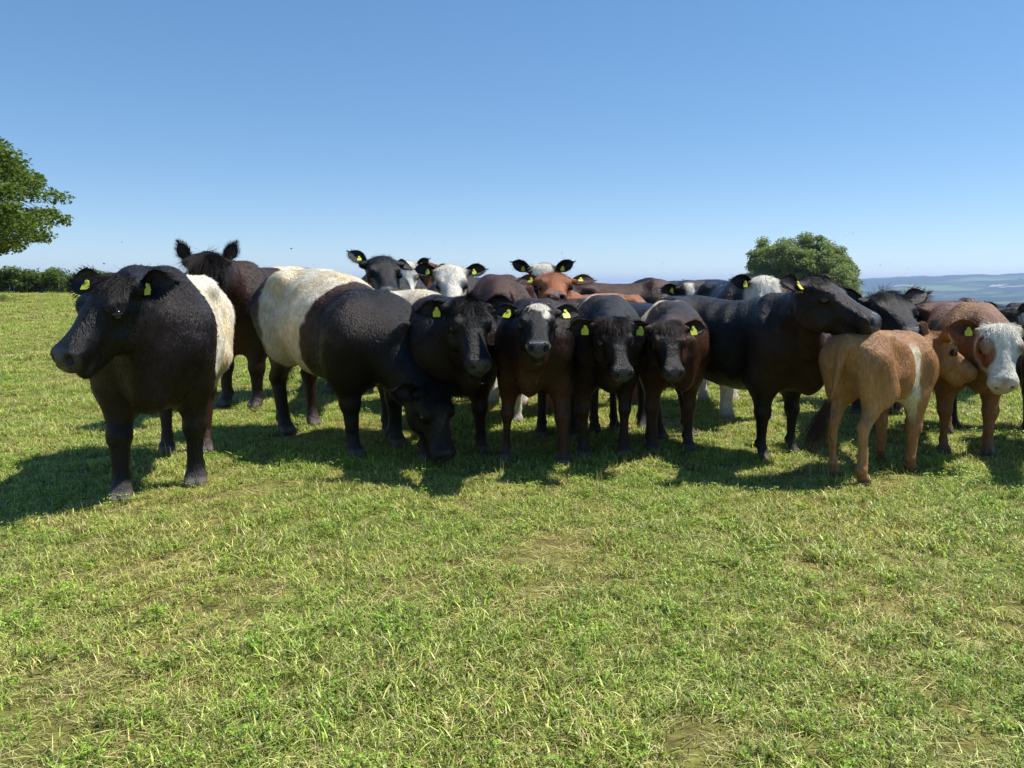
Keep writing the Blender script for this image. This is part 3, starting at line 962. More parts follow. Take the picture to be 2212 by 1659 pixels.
# ------------------------------------------------------------------ materials of the animals
MAT = {}
def m_coat():
    m, nt, b, out = new_mat('cattle coat')
    at_ = N(nt, 'ShaderNodeAttribute', attribute_name='coat')
    wt = N(nt, 'ShaderNodeAttribute', attribute_name='wet')
    tc = N(nt, 'ShaderNodeTexCoord')
    mp = N(nt, 'ShaderNodeMapping'); mp.inputs['Scale'].default_value = (1.5, 1.5, .28)
    nt.links.new(tc.outputs['Object'], mp.inputs['Vector'])
    n1 = N(nt, 'ShaderNodeTexNoise', Scale=62., Detail=5., Roughness=.65)
    nt.links.new(mp.outputs[0], n1.inputs['Vector'])
    n2 = N(nt, 'ShaderNodeTexNoise', Scale=13., Detail=4., Roughness=.6)
    nt.links.new(tc.outputs['Object'], n2.inputs['Vector'])
    r1 = N(nt, 'ShaderNodeMapRange'); r1.inputs['From Min'].default_value = .3; r1.inputs['From Max'].default_value = .7
    r1.inputs['To Min'].default_value = .60; r1.inputs['To Max'].default_value = 1.25
    nt.links.new(n1.outputs[0], r1.inputs['Value'])
    r2 = N(nt, 'ShaderNodeMapRange'); r2.inputs['From Min'].default_value = .3; r2.inputs['From Max'].default_value = .7
    r2.inputs['To Min'].default_value = .84; r2.inputs['To Max'].default_value = 1.12
    nt.links.new(n2.outputs[0], r2.inputs['Value'])
    mu = N(nt, 'ShaderNodeMath', operation='MULTIPLY')
    nt.links.new(r1.outputs[0], mu.inputs[0]); nt.links.new(r2.outputs[0], mu.inputs[1])
    vm = N(nt, 'ShaderNodeVectorMath', operation='SCALE')
    nt.links.new(at_.outputs['Color'], vm.inputs[0]); nt.links.new(mu.outputs[0], vm.inputs['Scale'])
    nt.links.new(vm.outputs[0], b.inputs['Base Color'])
    rr = N(nt, 'ShaderNodeMapRange'); rr.inputs['To Min'].default_value = .34; rr.inputs['To Max'].default_value = .26
    nt.links.new(wt.outputs['Fac'], rr.inputs['Value'])
    nt.links.new(rr.outputs[0], b.inputs['Roughness'])
    rs = N(nt, 'ShaderNodeMapRange'); rs.inputs['To Min'].default_value = .27; rs.inputs['To Max'].default_value = .60
    nt.links.new(wt.outputs['Fac'], rs.inputs['Value']); nt.links.new(rs.outputs[0], b.inputs['Specular IOR Level'])
    bp = N(nt, 'ShaderNodeBump', Strength=.75, Distance=.016)
    nt.links.new(n1.outputs[0], bp.inputs['Height'])
    bp2 = N(nt, 'ShaderNodeBump', Strength=.35, Distance=.03)
    nt.links.new(n2.outputs[0], bp2.inputs['Height']); nt.links.new(bp.outputs[0], bp2.inputs['Normal'])
    nt.links.new(bp2.outputs[0], b.inputs['Normal'])
    return m
def m_hair():
    m, nt, b, out = new_mat('cattle hair')
    at_ = N(nt, 'ShaderNodeAttribute', attribute_name='hcol')
    nt.links.new(at_.outputs['Color'], b.inputs['Base Color'])
    b.inputs['Roughness'].default_value = .45
    b.inputs['Specular IOR Level'].default_value = .20
    return m
MAT['coat'] = m_coat()
MAT['hair'] = m_hair()
MAT['eye'] = m_plain('eye', (.006, .004, .003), .06, .6)
MAT['ear_tag'] = m_plain('yellow ear tag', (.50, .53, .05), .5, .35, .3, 9.)

# ------------------------------------------------------------------ coats
def black_coat(brown=.35, seed=0, low=.5):
    def f(X, H, hm):
        n = wav(X, 3.2, seed) * .5 + .5
        n2 = wav(X, 8., seed + 1) * .5 + .5
        b = brown * sstep(.30, .95, n * .75 + n2 * .25)
        b = b + low * sstep(.85, .5, X[:, 2]) * sstep(.25, .5, X[:, 2]) * .6 * n
        b = b * (1 - .75 * hm)
        return mix(np.tile(BLACK, (len(X), 1)), BROWN, np.clip(b, 0, 1))
    return f
def plain(c1, c2, seed=0, freq=4.):
    def f(X, H, hm):
        n = wav(X, freq, seed) * .5 + .5
        n2 = wav(X, freq * 3, seed + 1) * .5 + .5
        return mix(np.tile(c1, (len(X), 1)), c2, np.clip(.7 * n + .3 * n2, 0, 1))
    return f
def belted(basef, x0, x1, seed=0, edge=.03, white=WHITE, tilt=0., rim=.5, tilt0=0., ztop=9., soft=.012):
    """white saddle right round the barrel between x0 and x1"""
    def f(X, H, hm):
        c = basef(X, H, hm)
        wob = edge * wav(X, 6., seed) + edge * .35 * wav(X, 31., seed + 3)
        x = X[:, 0] + wob + tilt * (X[:, 2] - .9)
        d = np.minimum(X[:, 0] + wob * .8 + tilt0 * (X[:, 2] - .9) - x0, x1 - x)
        legs = sstep(.42, .50, X[:, 2])
        br = np.exp(-(np.minimum(d, 0) / .085) ** 2) * rim * (1 - hm)
        c = mix(c, BROWN * 1.15, np.clip(br, 0, 1))
        n = np.clip(.5 + .30 * wav(X, 9., seed + 4) + .25 * wav(X, 34., seed + 6) + .25 * wav(X * v3(1, 1, .6), 85., seed + 8), 0, 1)
        wc = mix(np.tile(white, (len(X), 1)), white * v3(.80, .70, .50), n)
        return mix(c, wc, sstep(-soft, soft, d + .012 * wav(X, 60., seed + 2)) * sstep(ztop, ztop - .10, X[:, 2]) * (1 - hm) * np.maximum(legs, .0))
    return f
def faced(basef, pat, white=WHITE, extra=None):
    def f(X, H, hm):
        c = basef(X, H, hm)
        w = np.clip(pat(X, H), 0, 1) * hm
        c = mix(c, white, w)
        if extra is not None: c = extra(c, X, H, hm)
        return c
    return f
def full_white(seed=0, patch=0., edge=.24, poll=-.09):
    """white face, optional dark patch round each eye"""
    def p(X, H):
        t, l, u = H.T
        n = wav(H, 30., seed)
        w = sstep(-.235, -.205, u + .015 * n + .12 * (t > .25)) * sstep(poll, poll + .02, t + .012 * n)
        if patch:
            for sg in (1, -1):
                q = np.sqrt(((t - .185) / 1.15) ** 2 + ((u + .045) / 1.0) ** 2 + ((l - sg * .125) / 1.0) ** 2) + .010 * n
                w = w * sstep(patch - .012, patch + .012, q)
        return w
    return p

def whitelegs(basef):
    def f(X, H, hm):
        c = basef(X, H, hm)
        n = wav(X, 11., 3) + .6 * wav(X, 31., 6)
        return mix(c, WHITE * .8, sstep(.62, .55, X[:, 2] + .05 * n) * sstep(1.5, 1.3, n) * (1 - hm))
    return f
# ------------------------------------------------------------------ the herd (picture positions in a 2212 px wide view)
GAL = dict(fuzz=.30, forelock=.06, forelock_n=700, hair=42000, hair_len=.030, hair_lift=.14, ear_fuzz=.036, ear_hair=700)
CALF = dict(forelock=.05, forelock_n=600, hair=32000, hair_len=.024, slim=.90, leg=1.14, belly=.12, neck=.86, hl=.80, fat=.88)
REAR = dict(tag_s=.88, h=.018, hair=12000, hair_r=.0014, forelock_n=260, ear_hair=200, tuft_n=100)
HERD = []
def add(*dicts, **kw):
    d = {}
    for q in dicts: d.update(q)
    d.update(kw); d.setdefault('seed', len(HERD) * 3 + 1)
    HERD.append(d)

add(GAL, kind='cow', label='black belted cow at far left looking left, its shadow on the grass', s=1.0, hs=1.06, front=(348, 1064), a=15,
    poll=(246, 603, 4.0), slim=.93, yaw=-28, pitch=-37, roll=-3, forelock=.06, forelock_n=600, coat=belted(black_coat(.14, 1, .25), -.62, .15, 3, .02, rim=.6),
    feet=dict(FR=(.16, 0), FL=(-.10, .0), HL=(.05, -.03), HR=(.0, .02)), earR=dict(d=(.0, 1, .12), n=(.5, 0, .8)), earL=dict(d=(-.1, 1, .12), n=(.6, 0.2, .7)), ear_len=1.2, neck=.90, fat=.92)
add(GAL, kind='cow', label='shaggy dark brown belted cow with upright ears behind the leftmost cow', s=1.10, front=(520, 880), a=-24,
    poll=(446, 558, 6.6), yaw=14, pitch=-58, coat=belted(black_coat(.9, 4, 1.3), -.38, .02, 5, .025), lock_tint=2.6,
    ear_d=(-.80, .50, .30), ear_n=(.6, .3, .8), ear_len=.85, earL=dict(tag=False), earR=dict(tag=False), neck=1.1, forelock=.16, forelock_n=1800)
add(GAL, kind='cow', label='big white belted cow grazing with its head down in the grass', s=1.04, front=(812, 977), a=42, fat=1.02, fdrop=.27,
    hs=.92, poll=(946, 842, 5.0), yaw=42, pitch=-66, coat=belted(black_coat(.40, 2, .35), -.45, .14, 1, .025, rim=.7, tilt=-.30, tilt0=.16), earL=dict(tag=False), earR=dict(tag=False),
    forelock_n=500, feet=dict(FR=(.05, -.02), FL=(-.05, .03), HR=(.06, 0), HL=(-.1, 0)))
add(GAL, kind='cow', label='black belted cow with shaggy forelock beside the grazing cow', s=.91, hs=1.04, front=(985, 987), a=28, fdrop=.10,
    poll=(1012, 652, 4.82), yaw=22, pitch=-47, coat=belted(black_coat(.25, 7), -.50, .10, 2, .02), forelock=.085, forelock_n=1100, lock_tint=1.5,
    earL=dict(tag=False), earR=dict(d=(-.1, 1, -.35), n=(.7, 0, .7)), feet=dict(FL=(-.02, .06), FR=(.04, -.09)))
# calf with white patch on the forehead
def blotch(X, H):
    t, l, u = H.T
    n = .012 * wav(H, 34., 3)
    w = sstep(.012, -.012, np.sqrt(((t - .055) / 1.1) ** 2 + ((l - .018) / .85) ** 2) - .075 + n) * (u > -.05)
    w = np.maximum(w, sstep(.010, -.010, np.sqrt(((t - .13) / 1.3) ** 2 + (l - .062) ** 2) - .035 + n) * (u > -.03))
    lip = sstep(.455, .475, t) * sstep(.070, .078, np.abs(l)) * (u < -.06)
    chin = sstep(.43, .45, t) * sstep(-.205, -.215, u) * sstep(.032, .022, np.abs(l))
    return np.maximum(w, np.maximum(lip * .8, chin))
add(CALF, kind='calf', label='dark calf with white forehead patch and white chin facing the camera', s=.80, hs=1.03, front=(1155, 1001), a=-13,
    poll=(1160, 662, 4.66), yaw=0, pitch=-24, coat=faced(black_coat(.95, 9, .8), blotch), forelock=.05, forelock_n=250, hair_len=.022,
    ear_d=(-.15, 1, -.08), feet=dict(FL=(.06, .08), FR=(-.02, -.09)), leg=1.14)
add(CALF, kind='calf', label='shaggy dark brown calf with narrow white belt, left of the two-tagged calf', s=.81, hs=1.05, front=(1304, 988), a=6,
    poll=(1326, 692, 4.78), yaw=14, pitch=-46, coat=belted(black_coat(.95, 12, .7),   .20, .46, 8, .012), forelock=.08, forelock_n=900, lock_tint=2.2,
    earL=None, earR=dict(d=(-.1, 1, -.35), n=(.7, 0, .7)))
add(CALF, kind='calf', label='black calf with narrow white belt in front of the big black cow', s=.78, hs=1.06, front=(1449, 976), a=12,
    poll=(1443, 700, 4.92), yaw=4, pitch=-44, coat=belted(black_coat(.8, 15, 1.0),   .20, .46, 9, .012), forelock=.06, forelock_n=700, lock_tint=1.8, ear_d=(-.1, 1, -.10))
add(kind='cow', label='all black cow standing side-on with head raised over the tan calf', s=.85, front=(1681, 988), a=40, hs=1.20,
    neck=.9, poll=(1762, 602, 4.86), yaw=42, pitch=-19, hl=.84, coat=black_coat(.65, 18, .1), hair=30000, hair_len=.022, forelock=.05, forelock_n=400, leg=1.06, belly=.04,
    earL=dict(tag=False), feet=dict(FL=(.03, 0), FR=(-.03, 0), HL=(.1, 0)))
tan_tail = [(-.64, 0, 1.21), (-.705, .0, 1.12), (-.725, .02, .95), (-.745, .05, .72), (-.79, .11, .54)]
add(CALF, kind='calf', label='tan calf with thin white belt seen from behind, tail hanging', s=.66, hs=1.2, long=.80, fdrop=.13, front=(1946, 1009), a=127,
    poll=(2030, 722, 5.16), yaw=82, pitch=-34, coat=belted(plain(TAN, TAN * v3(.60, .48, .36), 3, 7.), .11, .28, 4, .015, rim=0., ztop=1.17, soft=.015, tilt=.10, tilt0=.22), slim=.88, fat=.85, leg=1.24, tail=tan_tail,
    tuft_col=v3(.045, .022, .012), tuft_n=520, tuft_len=.34, nose=v3(.16, .09, .07), hoof=v3(.10, .07, .05), hair=30000,
    feet=dict(FR=(-.08, .0), FL=(.10, .02), HR=(-.03, 0), HL=(.03, 0)), earR=dict(d=(-.3, 1, .25)), earL=dict(d=(-.5, 1, .5)))
def red_face(c, X, H, hm):
    t, l, u = H.T
    q = np.sqrt(((t - .19) / 1.35) ** 2 + ((u + .055) / 1.0) ** 2 + ((l + .115) / 1.0) ** 2) + .008 * wav(H, 30., 2)
    return mix(c, RED * 1.25, sstep(.120, .100, q) * hm)
add(CALF, kind='calf', label='red-brown calf with white face and brown eye patch at the right', s=.78, hs=1.18, front=(2084, 984), a=-14,
    poll=(2164, 706, 5.0), yaw=-18, pitch=-52, coat=faced(plain(RED * v3(.62, .6, .6), TAN * v3(.62, .56, .5), 6), full_white(2), extra=red_face), nose=PINK,
    ear_col=RED * 1.1, ear_in=v3(.07, .03, .02), hoof=v3(.09, .06, .04), hair=28000, earL=dict(tag=False), forelock=.045, forelock_n=500, lid=v3(.03, .015, .01))
add(CALF, kind='calf', label='black calf cut off by the right edge of the picture', s=.64, front=(2268, 985), a=-30,
    poll=(2330, 790, 4.6), yaw=-20, pitch=-50, coat=black_coat(.4, 3), hair=14000, h=.016)
add(REAR, CALF, dict(hair=9000, h=.017), kind='calf', label='small black and white belted calf behind the white-faced red calf', s=.58, front=(2232, 925), a=80,
    poll=(2270, 800, 6.4), yaw=80, pitch=-60, coat=belted(black_coat(.3, 5), -.45, .22, 5, .03))
add(dict(REAR, hair=16000, h=.015), kind='cow', label='black cow facing the camera right of the big black cow', s=.84, hs=1.40, front=(1925, 935), a=-16,
    poll=(1914, 636, 5.8), yaw=2, pitch=-16, coat=black_coat(.35, 21), forelock=.08, forelock_n=500, ear_d=(-.35, 1, .25), ear_fuzz=.05, ear_hair=600, earL=dict(tag=False), earR=dict(tag=False))
add(REAR, CALF, dict(hair=9000, h=.017), kind='calf', label='red calf with white face half hidden behind the brown back', s=.75, hs=1.2, front=(1962, 890), a=20,
    poll=(1964, 664, 6.75), yaw=40, pitch=-55, coat=faced(plain(RED * .6, RED, 3), full_white(5, poll=-.02)), earR=dict(tag=False), earL=dict(tag=False), ear_col=RED, lid=v3(.1, .04, .02))
add(dict(REAR, hair=14000, h=.016), kind='cow', label='white-faced black cow with white legs behind the all black cow', s=.98, hs=1.05, front=(1612, 908), a=-2,
    poll=(1660, 606, 6.5), yaw=18, pitch=-60, coat=faced(whitelegs(black_coat(.4, 2)), full_white(7)), lid=v3(.10, .06, .05), ear_col=BLACK, hoof=v3(.25, .2, .16))
def star(X, H):
    t, l, u = H.T
    return sstep(.012, -.012, np.abs(l) - .05 + .01 * wav(H, 30., 1)) * sstep(.16, .12, t)
add(REAR, kind='cow', label='black cow with white forehead peeping over the black cow\'s rump', s=.97, front=(1492, 835), a=0,
    poll=(1490, 620, 9.1), yaw=4, pitch=-62, coat=faced(black_coat(.5, 6), star), ear_col=BLACK, ear_d=(-.1, 1, -.1))
add(REAR, kind='cow', label='dark brown cow whose back shows left of the white-faced cow', s=.98, front=(1605, 790), a=196,
    poll=(1620, 640, 11.6), yaw=190, pitch=-60, coat=plain(BROWN * 1.2, BROWN * 2.6, 4), earL=dict(tag=False), earR=dict(tag=False))
add(dict(REAR, hair=16000, h=.015), kind='cow', label='ginger cow with raised head and yellow tags looking over the calves', s=.86, hs=1.16, front=(1212, 896), a=-46,
    poll=(1201, 594, 6.4), yaw=-4, pitch=-7, coat=plain(RED * v3(1.1, 1.1, 1.0), RED * v3(1.7, 1.75, 1.6), 9), nose=v3(.05, .035, .03), ear_col=RED * .7, ear_in=v3(.03, .014, .01), ear_d=(-.15, 1, .05), lid=v3(.05, .02, .01), leg=1.06)
add(REAR, kind='cow', label='white-crowned black cow directly behind the ginger cow', s=1.04, hs=1.05, front=(1180, 850), a=4,
    poll=(1172, 578, 8.35), yaw=-6, pitch=-62, coat=faced(black_coat(.3, 8), lambda X, H: sstep(.012, -.012, np.abs(H[:, 1]) - .09) * sstep(.12, .09, H[:, 0])), ear_col=BLACK, ear_d=(-.3, 1, .3))
add(REAR, CALF, dict(hair=12000, h=.016), kind='calf', label='brown-backed calf with white legs between the shaggy cow and the patched calf', s=.93, front=(1078, 916), a=-4,
    poll=(1084, 668, 6.05), yaw=0, pitch=-64, coat=faced(whitelegs(plain(BROWN * .45, BROWN * 1.5, 3, 5.)), lambda X, H: sstep(.01, -.01, np.abs(H[:, 1]) - .03 + .01 * wav(H, 25., 4))), hoof=v3(.25, .2, .16))
add(dict(REAR, hair=13000, h=.016), kind='cow', label='white-faced cow with dark eye patches behind the shaggy black cow', s=1.02, hs=1.08, front=(985, 868), a=-24,
    poll=(974, 578, 7.55), yaw=8, pitch=-40, coat=faced(black_coat(.5, 4), full_white(3, patch=.048)), ear_col=BLACK, ear_d=(-.15, 1, .05), forelock_n=150)
add(dict(REAR, hair=14000, h=.015), kind='cow', label='black cow with raised head and one ear up behind the white belt', s=1.04, hs=1.16, front=(830, 848), a=8,
    poll=(826, 558, 7.5), yaw=16, pitch=-22, coat=black_coat(.2, 11), earR=dict(d=(-.75, .75, .35)), earL=dict(d=(-.6, .6, -.3), tag=False), forelock=.05)
add(REAR, kind='cow', label='small white-faced cow half hidden right of the black raised head', s=1.08, front=(873, 800), a=10,
    poll=(878, 570, 10.2), yaw=14, pitch=-55, coat=faced(black_coat(.8, 14), full_white(9, patch=.04)), ear_col=BLACK, ear_d=(-.4, 1, .4), ear_len=.9)
add(REAR, kind='cow', label='red-brown cow mostly hidden behind the white-faced cow\'s ear', s=1.12, front=(925, 770), a=0,
    poll=(925, 574, 12.2), yaw=0, pitch=-60, coat=plain(RED * .6, RED, 5), ear_len=.7, earL=dict(tag=False), earR=dict(tag=False))
add(REAR, kind='cow', label='dark brown cow side-on whose back shows right of the ginger cow', s=.98, front=(1420, 833), a=84,
    poll=(1470, 700, 8.9), yaw=84, pitch=-70, coat=plain(BROWN * .8, BROWN * 2., 7), earL=dict(tag=False), earR=dict(tag=False))
add(REAR, kind='cow', label='black cow whose back ridge shows behind the brown back', s=1.03, front=(1390, 800), a=-84,
    poll=(1330, 660, 10.9), yaw=-80, pitch=-70, coat=black_coat(.2, 9), earL=dict(tag=False), earR=dict(tag=False))
add(REAR, CALF, dict(hair=7000, h=.018), kind='calf', label='dark brown calf side-on far behind the brown white-faced calf', s=.76, front=(2085, 815), a=86,
    poll=(2120, 720, 8.9), yaw=84, pitch=-70, coat=plain(BROWN, BROWN * 1.8, 7), earL=dict(tag=False), earR=dict(tag=False))
add(REAR, CALF, dict(hair=8000, h=.016), kind='calf', label='small black calf\'s head with upright ears at the right edge', s=.72, hs=1.1, front=(2190, 835), a=-8,
    poll=(2178, 672, 8.0), yaw=-10, pitch=-60, coat=black_coat(.5, 30), ear_d=(-.6, .8, .5), earL=dict(tag=False), earR=dict(tag=False))

import time
_t = time.time()
for p_ in HERD:
    cow(p_)
print('herd seconds', round(time.time() - _t, 1))
# ------------------------------------------------------------------ grass of the pasture (uncountable: one object)
def m_grass():
    m, nt, b, out = new_mat('grass blades')
    at_ = N(nt, 'ShaderNodeAttribute', attribute_name='bcol')
    geo = N(nt, 'ShaderNodeNewGeometry')
    oi = N(nt, 'ShaderNodeObjectInfo')
    n2 = N(nt, 'ShaderNodeTexNoise', Scale=.85, Detail=5., Roughness=.62)
    nt.links.new(geo.outputs['Position'], n2.inputs['Vector'])
    r2 = N(nt, 'ShaderNodeValToRGB')
    e = r2.color_ramp.elements
    e[0].position = .34; e[0].color = (.86, 1.03, .78, 1)
    e[1].position = .68; e[1].color = (1.12, 1.03, 1.02, 1)
    nt.links.new(n2.outputs[0], r2.inputs[0])
    mx = N(nt, 'ShaderNodeMix', data_type='RGBA', blend_type='MULTIPLY'); mx.inputs[0].default_value = 1.
    nt.links.new(at_.outputs['Color'], mx.inputs[6]); nt.links.new(r2.outputs[0], mx.inputs[7])
    rv = N(nt, 'ShaderNodeMapRange'); rv.inputs['To Min'].default_value = .78; rv.inputs['To Max'].default_value = 1.22
    nt.links.new(oi.outputs['Random'], rv.inputs['Value'])
    vs = N(nt, 'ShaderNodeVectorMath', operation='SCALE')
    nt.links.new(mx.outputs[2], vs.inputs[0]); nt.links.new(rv.outputs[0], vs.inputs['Scale'])
    nt.links.new(vs.outputs[0], b.inputs['Base Color'])
    b.inputs['Roughness'].default_value = .42; b.inputs['Specular IOR Level'].default_value = .35
    tr = N(nt, 'ShaderNodeBsdfTranslucent')
    sc_ = N(nt, 'ShaderNodeVectorMath', operation='MULTIPLY'); sc_.inputs[1].default_value = (1.1, 1.15, .6)
    nt.links.new(vs.outputs[0], sc_.inputs[0]); nt.links.new(sc_.outputs[0], tr.inputs['Color'])
    ms = N(nt, 'ShaderNodeMixShader'); ms.inputs[0].default_value = .32
    nt.links.new(b.outputs[0], ms.inputs[1]); nt.links.new(tr.outputs[0], ms.inputs[2])
    nt.links.new(ms.outputs[0], out.inputs['Surface'])
    return m
GRASS_MAT = m_grass()
G1, G2, G3 = v3(.215, .305, .045), v3(.405, .47, .098), v3(.54, .565, .175)
STRAW, DRY = v3(.72, .60, .32), v3(.38, .27, .15)

def blades(r, n, spread, hgt, wid, lean, cols, seg=3, flat=0.):
    """n curved tapering blades round the origin -> verts, faces, colours"""
    V, F, Cc = [], [], []
    for i in range(n):
        an = r.uniform(0, 6.283); rd = spread * math.sqrt(r.random())
        p = v3(math.cos(an) * rd, math.sin(an) * rd, 0)
        da = r.uniform(0, 6.283)
        d = v3(math.cos(da), math.sin(da), 0); sd = v3(-d[1], d[0], 0)
        tw = r.uniform(-.6, .6)
        sd = sd * math.cos(tw) + v3(0, 0, 1) * math.sin(tw) * .4
        H_ = r.uniform(*hgt); w = wid * r.uniform(.7, 1.3); ln = r.uniform(*lean)
        c = cols[r.choice(len(cols), p=None)] if not isinstance(cols, tuple) else cols[0][r.choice(len(cols[0]), p=cols[1])]
        c = c * r.choice([.42, .68, .95, 1.15, 1.4])
        b = len(V)
        for k in range(seg + 1):
            t = k / seg
            q = p + d * (H_ * (ln * t * t + flat * t)) + v3(0, 0, H_ * (t * (1 - .35 * ln * t)) * (1 - .9 * flat) + .004)
            ww = w * (1 - t) ** .7 if k < seg else 0
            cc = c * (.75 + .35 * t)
            if k < seg:
                V += [q - sd * ww * .5, q + sd * ww * .5]; Cc += [cc, cc]
            else:
                V.append(q); Cc.append(cc)
        for k in range(seg - 1):
            a = b + 2 * k
            F += [(a, a + 1, a + 3), (a, a + 3, a + 2)]
        a = b + 2 * (seg - 1)
        F.append((a, a + 1, a + 2))
    return V, F, Cc

def clover(r, n, spread):
    V, F, Cc = [], [], []
    for i in range(n):
        an = r.uniform(0, 6.283); rd = spread * math.sqrt(r.random())
        h = r.uniform(.015, .055)
        p = v3(math.cos(an) * rd, math.sin(an) * rd, h)
        c = G1 * r.uniform(.8, 1.5) + v3(.01, .02, .005)
        rot = r.uniform(0, 6.283); tilt = r.normal(0, .3, 2)
        for k in range(3):
            q = rot + k * 2.094
            d = v3(math.cos(q), math.sin(q), tilt[0]); sd = v3(-math.sin(q), math.cos(q), tilt[1])
            L = r.uniform(.006, .011)
            b = len(V)
            V += [p, p + d * L * .6 + sd * L * .5, p + d * L * 1.1 + v3(0, 0, -.002), p + d * L * .6 - sd * L * .5]
            Cc += [c * .8, c, c * 1.1, c]; F += [(b, b + 1, b + 2), (b, b + 2, b + 3)]
        b = len(V)
        V += [p, p + v3(.0015, 0, 0), v3(p[0] * .7, p[1] * .7, 0)]; Cc += [c, c, c]; F += [(b, b + 1, b + 2)]
    return V, F, Cc

def join(*lists):
    V, F, Cc = [], [], []
    for (v, f, c) in lists:
        b = len(V); V += v; Cc += c; F += [tuple(i + b for i in t) for t in f]
    return V, F, Cc

clump_col = bpy.data.collections.new('grass_clumps')
gr = np.random.default_rng(77)
def clump(kind):
    if kind == 0:   # leafy green tuft
        d = join(blades(gr, 30, .05, (.016, .044), .0050, (.3, 1.4), ([G1, G2, G3], [.40, .42, .18])), blades(gr, 8, .05, (.025, .05), .0034, (.3, 1.4), ([STRAW, DRY], [.6, .4])))
    elif kind == 1:  # short mixed turf
        d = join(blades(gr, 24, .06, (.014, .042), .0042, (.4, 1.6), ([G1, G2, G3, STRAW], [.20, .34, .28, .18])), blades(gr, 14, .06, (.02, .045), .0034, (.5, 1.6), ([STRAW, G3], [.6, .4]), flat=.6))
    elif kind == 2:  # dry thatch lying flat
        d = join(blades(gr, 24, .07, (.025, .07), .0034, (.2, .8), ([STRAW, DRY, G3], [.55, .25, .2]), flat=.85), blades(gr, 9, .06, (.02, .045), .003, (.3, 1.), ([G2, G3], [.5, .5])))
    elif kind == 3:  # clover and herbs
        d = join(clover(gr, 16, .06), blades(gr, 10, .06, (.025, .06), .003, (.2, .9), ([G1, G2, STRAW], [.4, .4, .2])))
    elif kind == 4:  # seed stalks standing over the turf
        d = join(blades(gr, 4, .05, (.07, .13), .0022, (.05, .5), ([STRAW, DRY, G3], [.45, .3, .25])), blades(gr, 14, .06, (.025, .06), .0032, (.3, 1.), ([G1, G2, G3], [.4, .4, .2])))
    else:            # broad-leaved weed rosette
        d = join(blades(gr, 9, .015, (.03, .055), .012, (.7, 1.5), ([G1, G1 * 1.3], [.5, .5]), flat=.25), blades(gr, 12, .06, (.03, .06), .0032, (.3, 1.), ([G2, G3], [.5, .5])))
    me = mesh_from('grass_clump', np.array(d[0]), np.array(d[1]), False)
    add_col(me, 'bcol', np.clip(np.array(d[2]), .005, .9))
    o = bpy.data.objects.new('grass_clump', me)
    me.materials.append(GRASS_MAT)
    clump_col.objects.link(o)
KINDS_ = [0, 0, 0, 0, 1, 1, 1, 1, 2, 2, 2, 3, 3, 4, 4, 5]
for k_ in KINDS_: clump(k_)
NK = len(KINDS_)

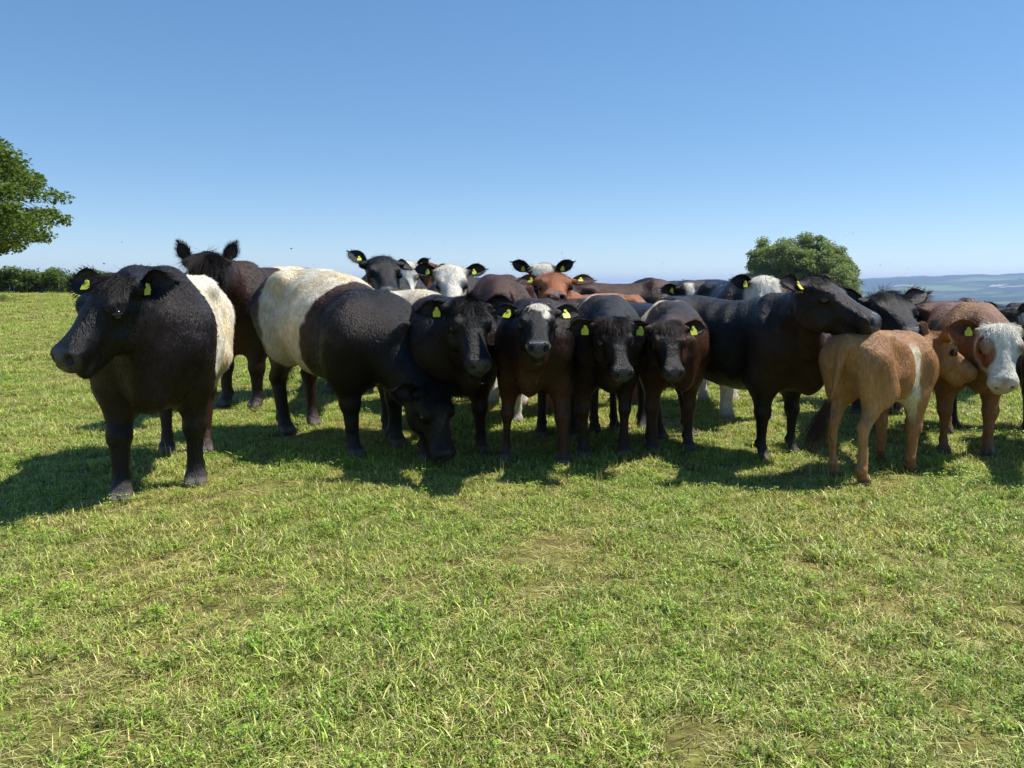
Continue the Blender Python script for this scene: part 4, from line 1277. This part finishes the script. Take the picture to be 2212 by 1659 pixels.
def scatter():
    r = np.random.default_rng(123)
    PX_, PY_, SS, KK = [], [], [], []
    zones = [(1.15, 3.0, 640, .95), (3.0, 5.0, 500, 1.0), (5.0, 8.0, 350, 1.12), (8.0, 14.0, 140, 1.4), (14.0, 26.0, 36, 1.9), (26.0, 62.0, 9, 3.0)]
    for (a, b, dens, scl) in zones:
        half = math.radians(44 if a < 8 else 40)
        if a >= 14: lo_, hi_ = -half, math.radians(34)
        else: lo_, hi_ = -half, half
        area = .5 * (hi_ - lo_) * (b * b - a * a)
        n = int(area * dens)
        rr_ = np.sqrt(r.uniform(a * a, b * b, n)); az = r.uniform(lo_, hi_, n)
        PX_.append(rr_ * np.sin(az)); PY_.append(rr_ * np.cos(az)); SS.append(scl * r.uniform(.65, 1.25, n))
    x = np.concatenate(PX_); y = np.concatenate(PY_); s_ = np.concatenate(SS)
    P2 = np.stack([x, y, 0 * x], 1)
    n = len(x)
    dry = .8 * wav(P2, 3.6, 2) + .9 * wav(P2, 11., 4) + .5 * r.normal(size=n)
    lush = wav(P2, 5.2, 7) + .8 * wav(P2, 14., 1) + .4 * r.normal(size=n)
    u = r.random(n)
    k = np.where(u < .33, r.integers(0, 4, n), np.where(u < .68, r.integers(4, 8, n), np.where(u < .85, r.integers(8, 11, n), np.where(u < .93, r.integers(11, 13, n), np.where(u < .985, r.integers(13, 15, n), 15)))))
    k = np.where(dry > 1.15, r.integers(8, 11, n), k)
    k = np.where((lush > 1.2) & (dry < .6), r.integers(0, 4, n), k)
    s_ = s_ * np.where((lush > 1.0), 1.22, 1.) * np.where(dry > 1.0, .8, 1.)
    bare = (dry > 1.35) & (r.random(n) < .72)
    keep = ~bare
    x, y, s_, k = x[keep], y[keep], s_[keep], k[keep]
    z = ground_z(x, y)
    n = len(x)
    me = bpy.data.meshes.new('grass')
    me.vertices.add(n)
    me.vertices.foreach_set('co', np.stack([x, y, z], 1).astype(np.float32).ravel())
    add_float(me, 'gscale', s_); add_float(me, 'grot', r.uniform(0, 6.283, n))
    a = me.attributes.new('gkind', 'INT', 'POINT'); a.data.foreach_set('value', k.astype(np.int32))
    me.update()
    o = obj('grass', me)
    tag(o, 'short grazed grass with clover, straw and seed stalks', kind='stuff')
    ng = bpy.data.node_groups.new('grass_scatter', 'GeometryNodeTree')
    ng.interface.new_socket('Geometry', in_out='INPUT', socket_type='NodeSocketGeometry')
    ng.interface.new_socket('Geometry', in_out='OUTPUT', socket_type='NodeSocketGeometry')
    gi = ng.nodes.new('NodeGroupInput'); go = ng.nodes.new('NodeGroupOutput')
    ip = ng.nodes.new('GeometryNodeInstanceOnPoints')
    ci = ng.nodes.new('GeometryNodeCollectionInfo')
    ci.inputs['Collection'].default_value = clump_col
    ci.inputs['Separate Children'].default_value = True
    ci.inputs['Reset Children'].default_value = True
    def named(nm, ty):
        q = ng.nodes.new('GeometryNodeInputNamedAttribute'); q.data_type = ty; q.inputs['Name'].default_value = nm
        return q
    ns, nr, nk = named('gscale', 'FLOAT'), named('grot', 'FLOAT'), named('gkind', 'INT')
    cb = ng.nodes.new('ShaderNodeCombineXYZ')
    L = ng.links.new
    L(nr.outputs[0], cb.inputs[2])
    L(gi.outputs[0], ip.inputs['Points']); L(ci.outputs[0], ip.inputs['Instance'])
    ip.inputs['Pick Instance'].default_value = True
    L(nk.outputs[0], ip.inputs['Instance Index'])
    L(cb.outputs[0], ip.inputs['Rotation']); L(ns.outputs[0], ip.inputs['Scale'])
    L(ip.outputs[0], go.inputs[0])
    md = o.modifiers.new('scatter', 'NODES'); md.node_group = ng
    return n
print('grass clumps', scatter())

# ------------------------------------------------------------------ flies round the herd: dark specks in the air
def flies():
    r = np.random.default_rng(8)
    V, F = [], []
    n = 130
    for i in range(n):
        Y = r.uniform(3.2, 8.5)
        c = np.array(at(r.uniform(60, 2180), 640 - abs(r.normal(0, 75)) if r.random() < .7 else r.uniform(620, 900), Y if r.random() < .8 else r.uniform(2.2, 3.6)))
        if c[2] < .5: continue
        a_ = r.uniform(0, 6.28); d = v3(math.cos(a_), math.sin(a_), r.uniform(-.3, .3)); sd = v3(-d[1], d[0], 0); u = np.cross(d, sd)
        b = len(V); L = r.uniform(.0035, .006)
        V += [c - d * L, c + d * L * .9, c + sd * L * .45, c - sd * L * .45, c + u * L * .45, c - u * L * .45,
              c + u * L * .3, c - d * L * 1.3 + sd * L * 1.1 + u * L * .5, c - d * L * 1.3 + sd * L * .3 + u * L * .5, c - d * L * 1.3 - sd * L * 1.1 + u * L * .5, c - d * L * 1.3 - sd * L * .3 + u * L * .5]
        for (p, q) in ((2, 4), (4, 3), (3, 5), (5, 2)):
            F += [(b, b + p, b + q), (b + 1, b + q, b + p)]
        F += [(b + 6, b + 7, b + 8), (b + 6, b + 10, b + 9)]
    o = obj('flies', mesh_from('flies', V, np.array(F), False), None, m_plain('fly body', (.02, .018, .016), .4, .4))
    tag(o, 'swarm of tiny dark flies in the air round the cattle', kind='stuff')
flies()
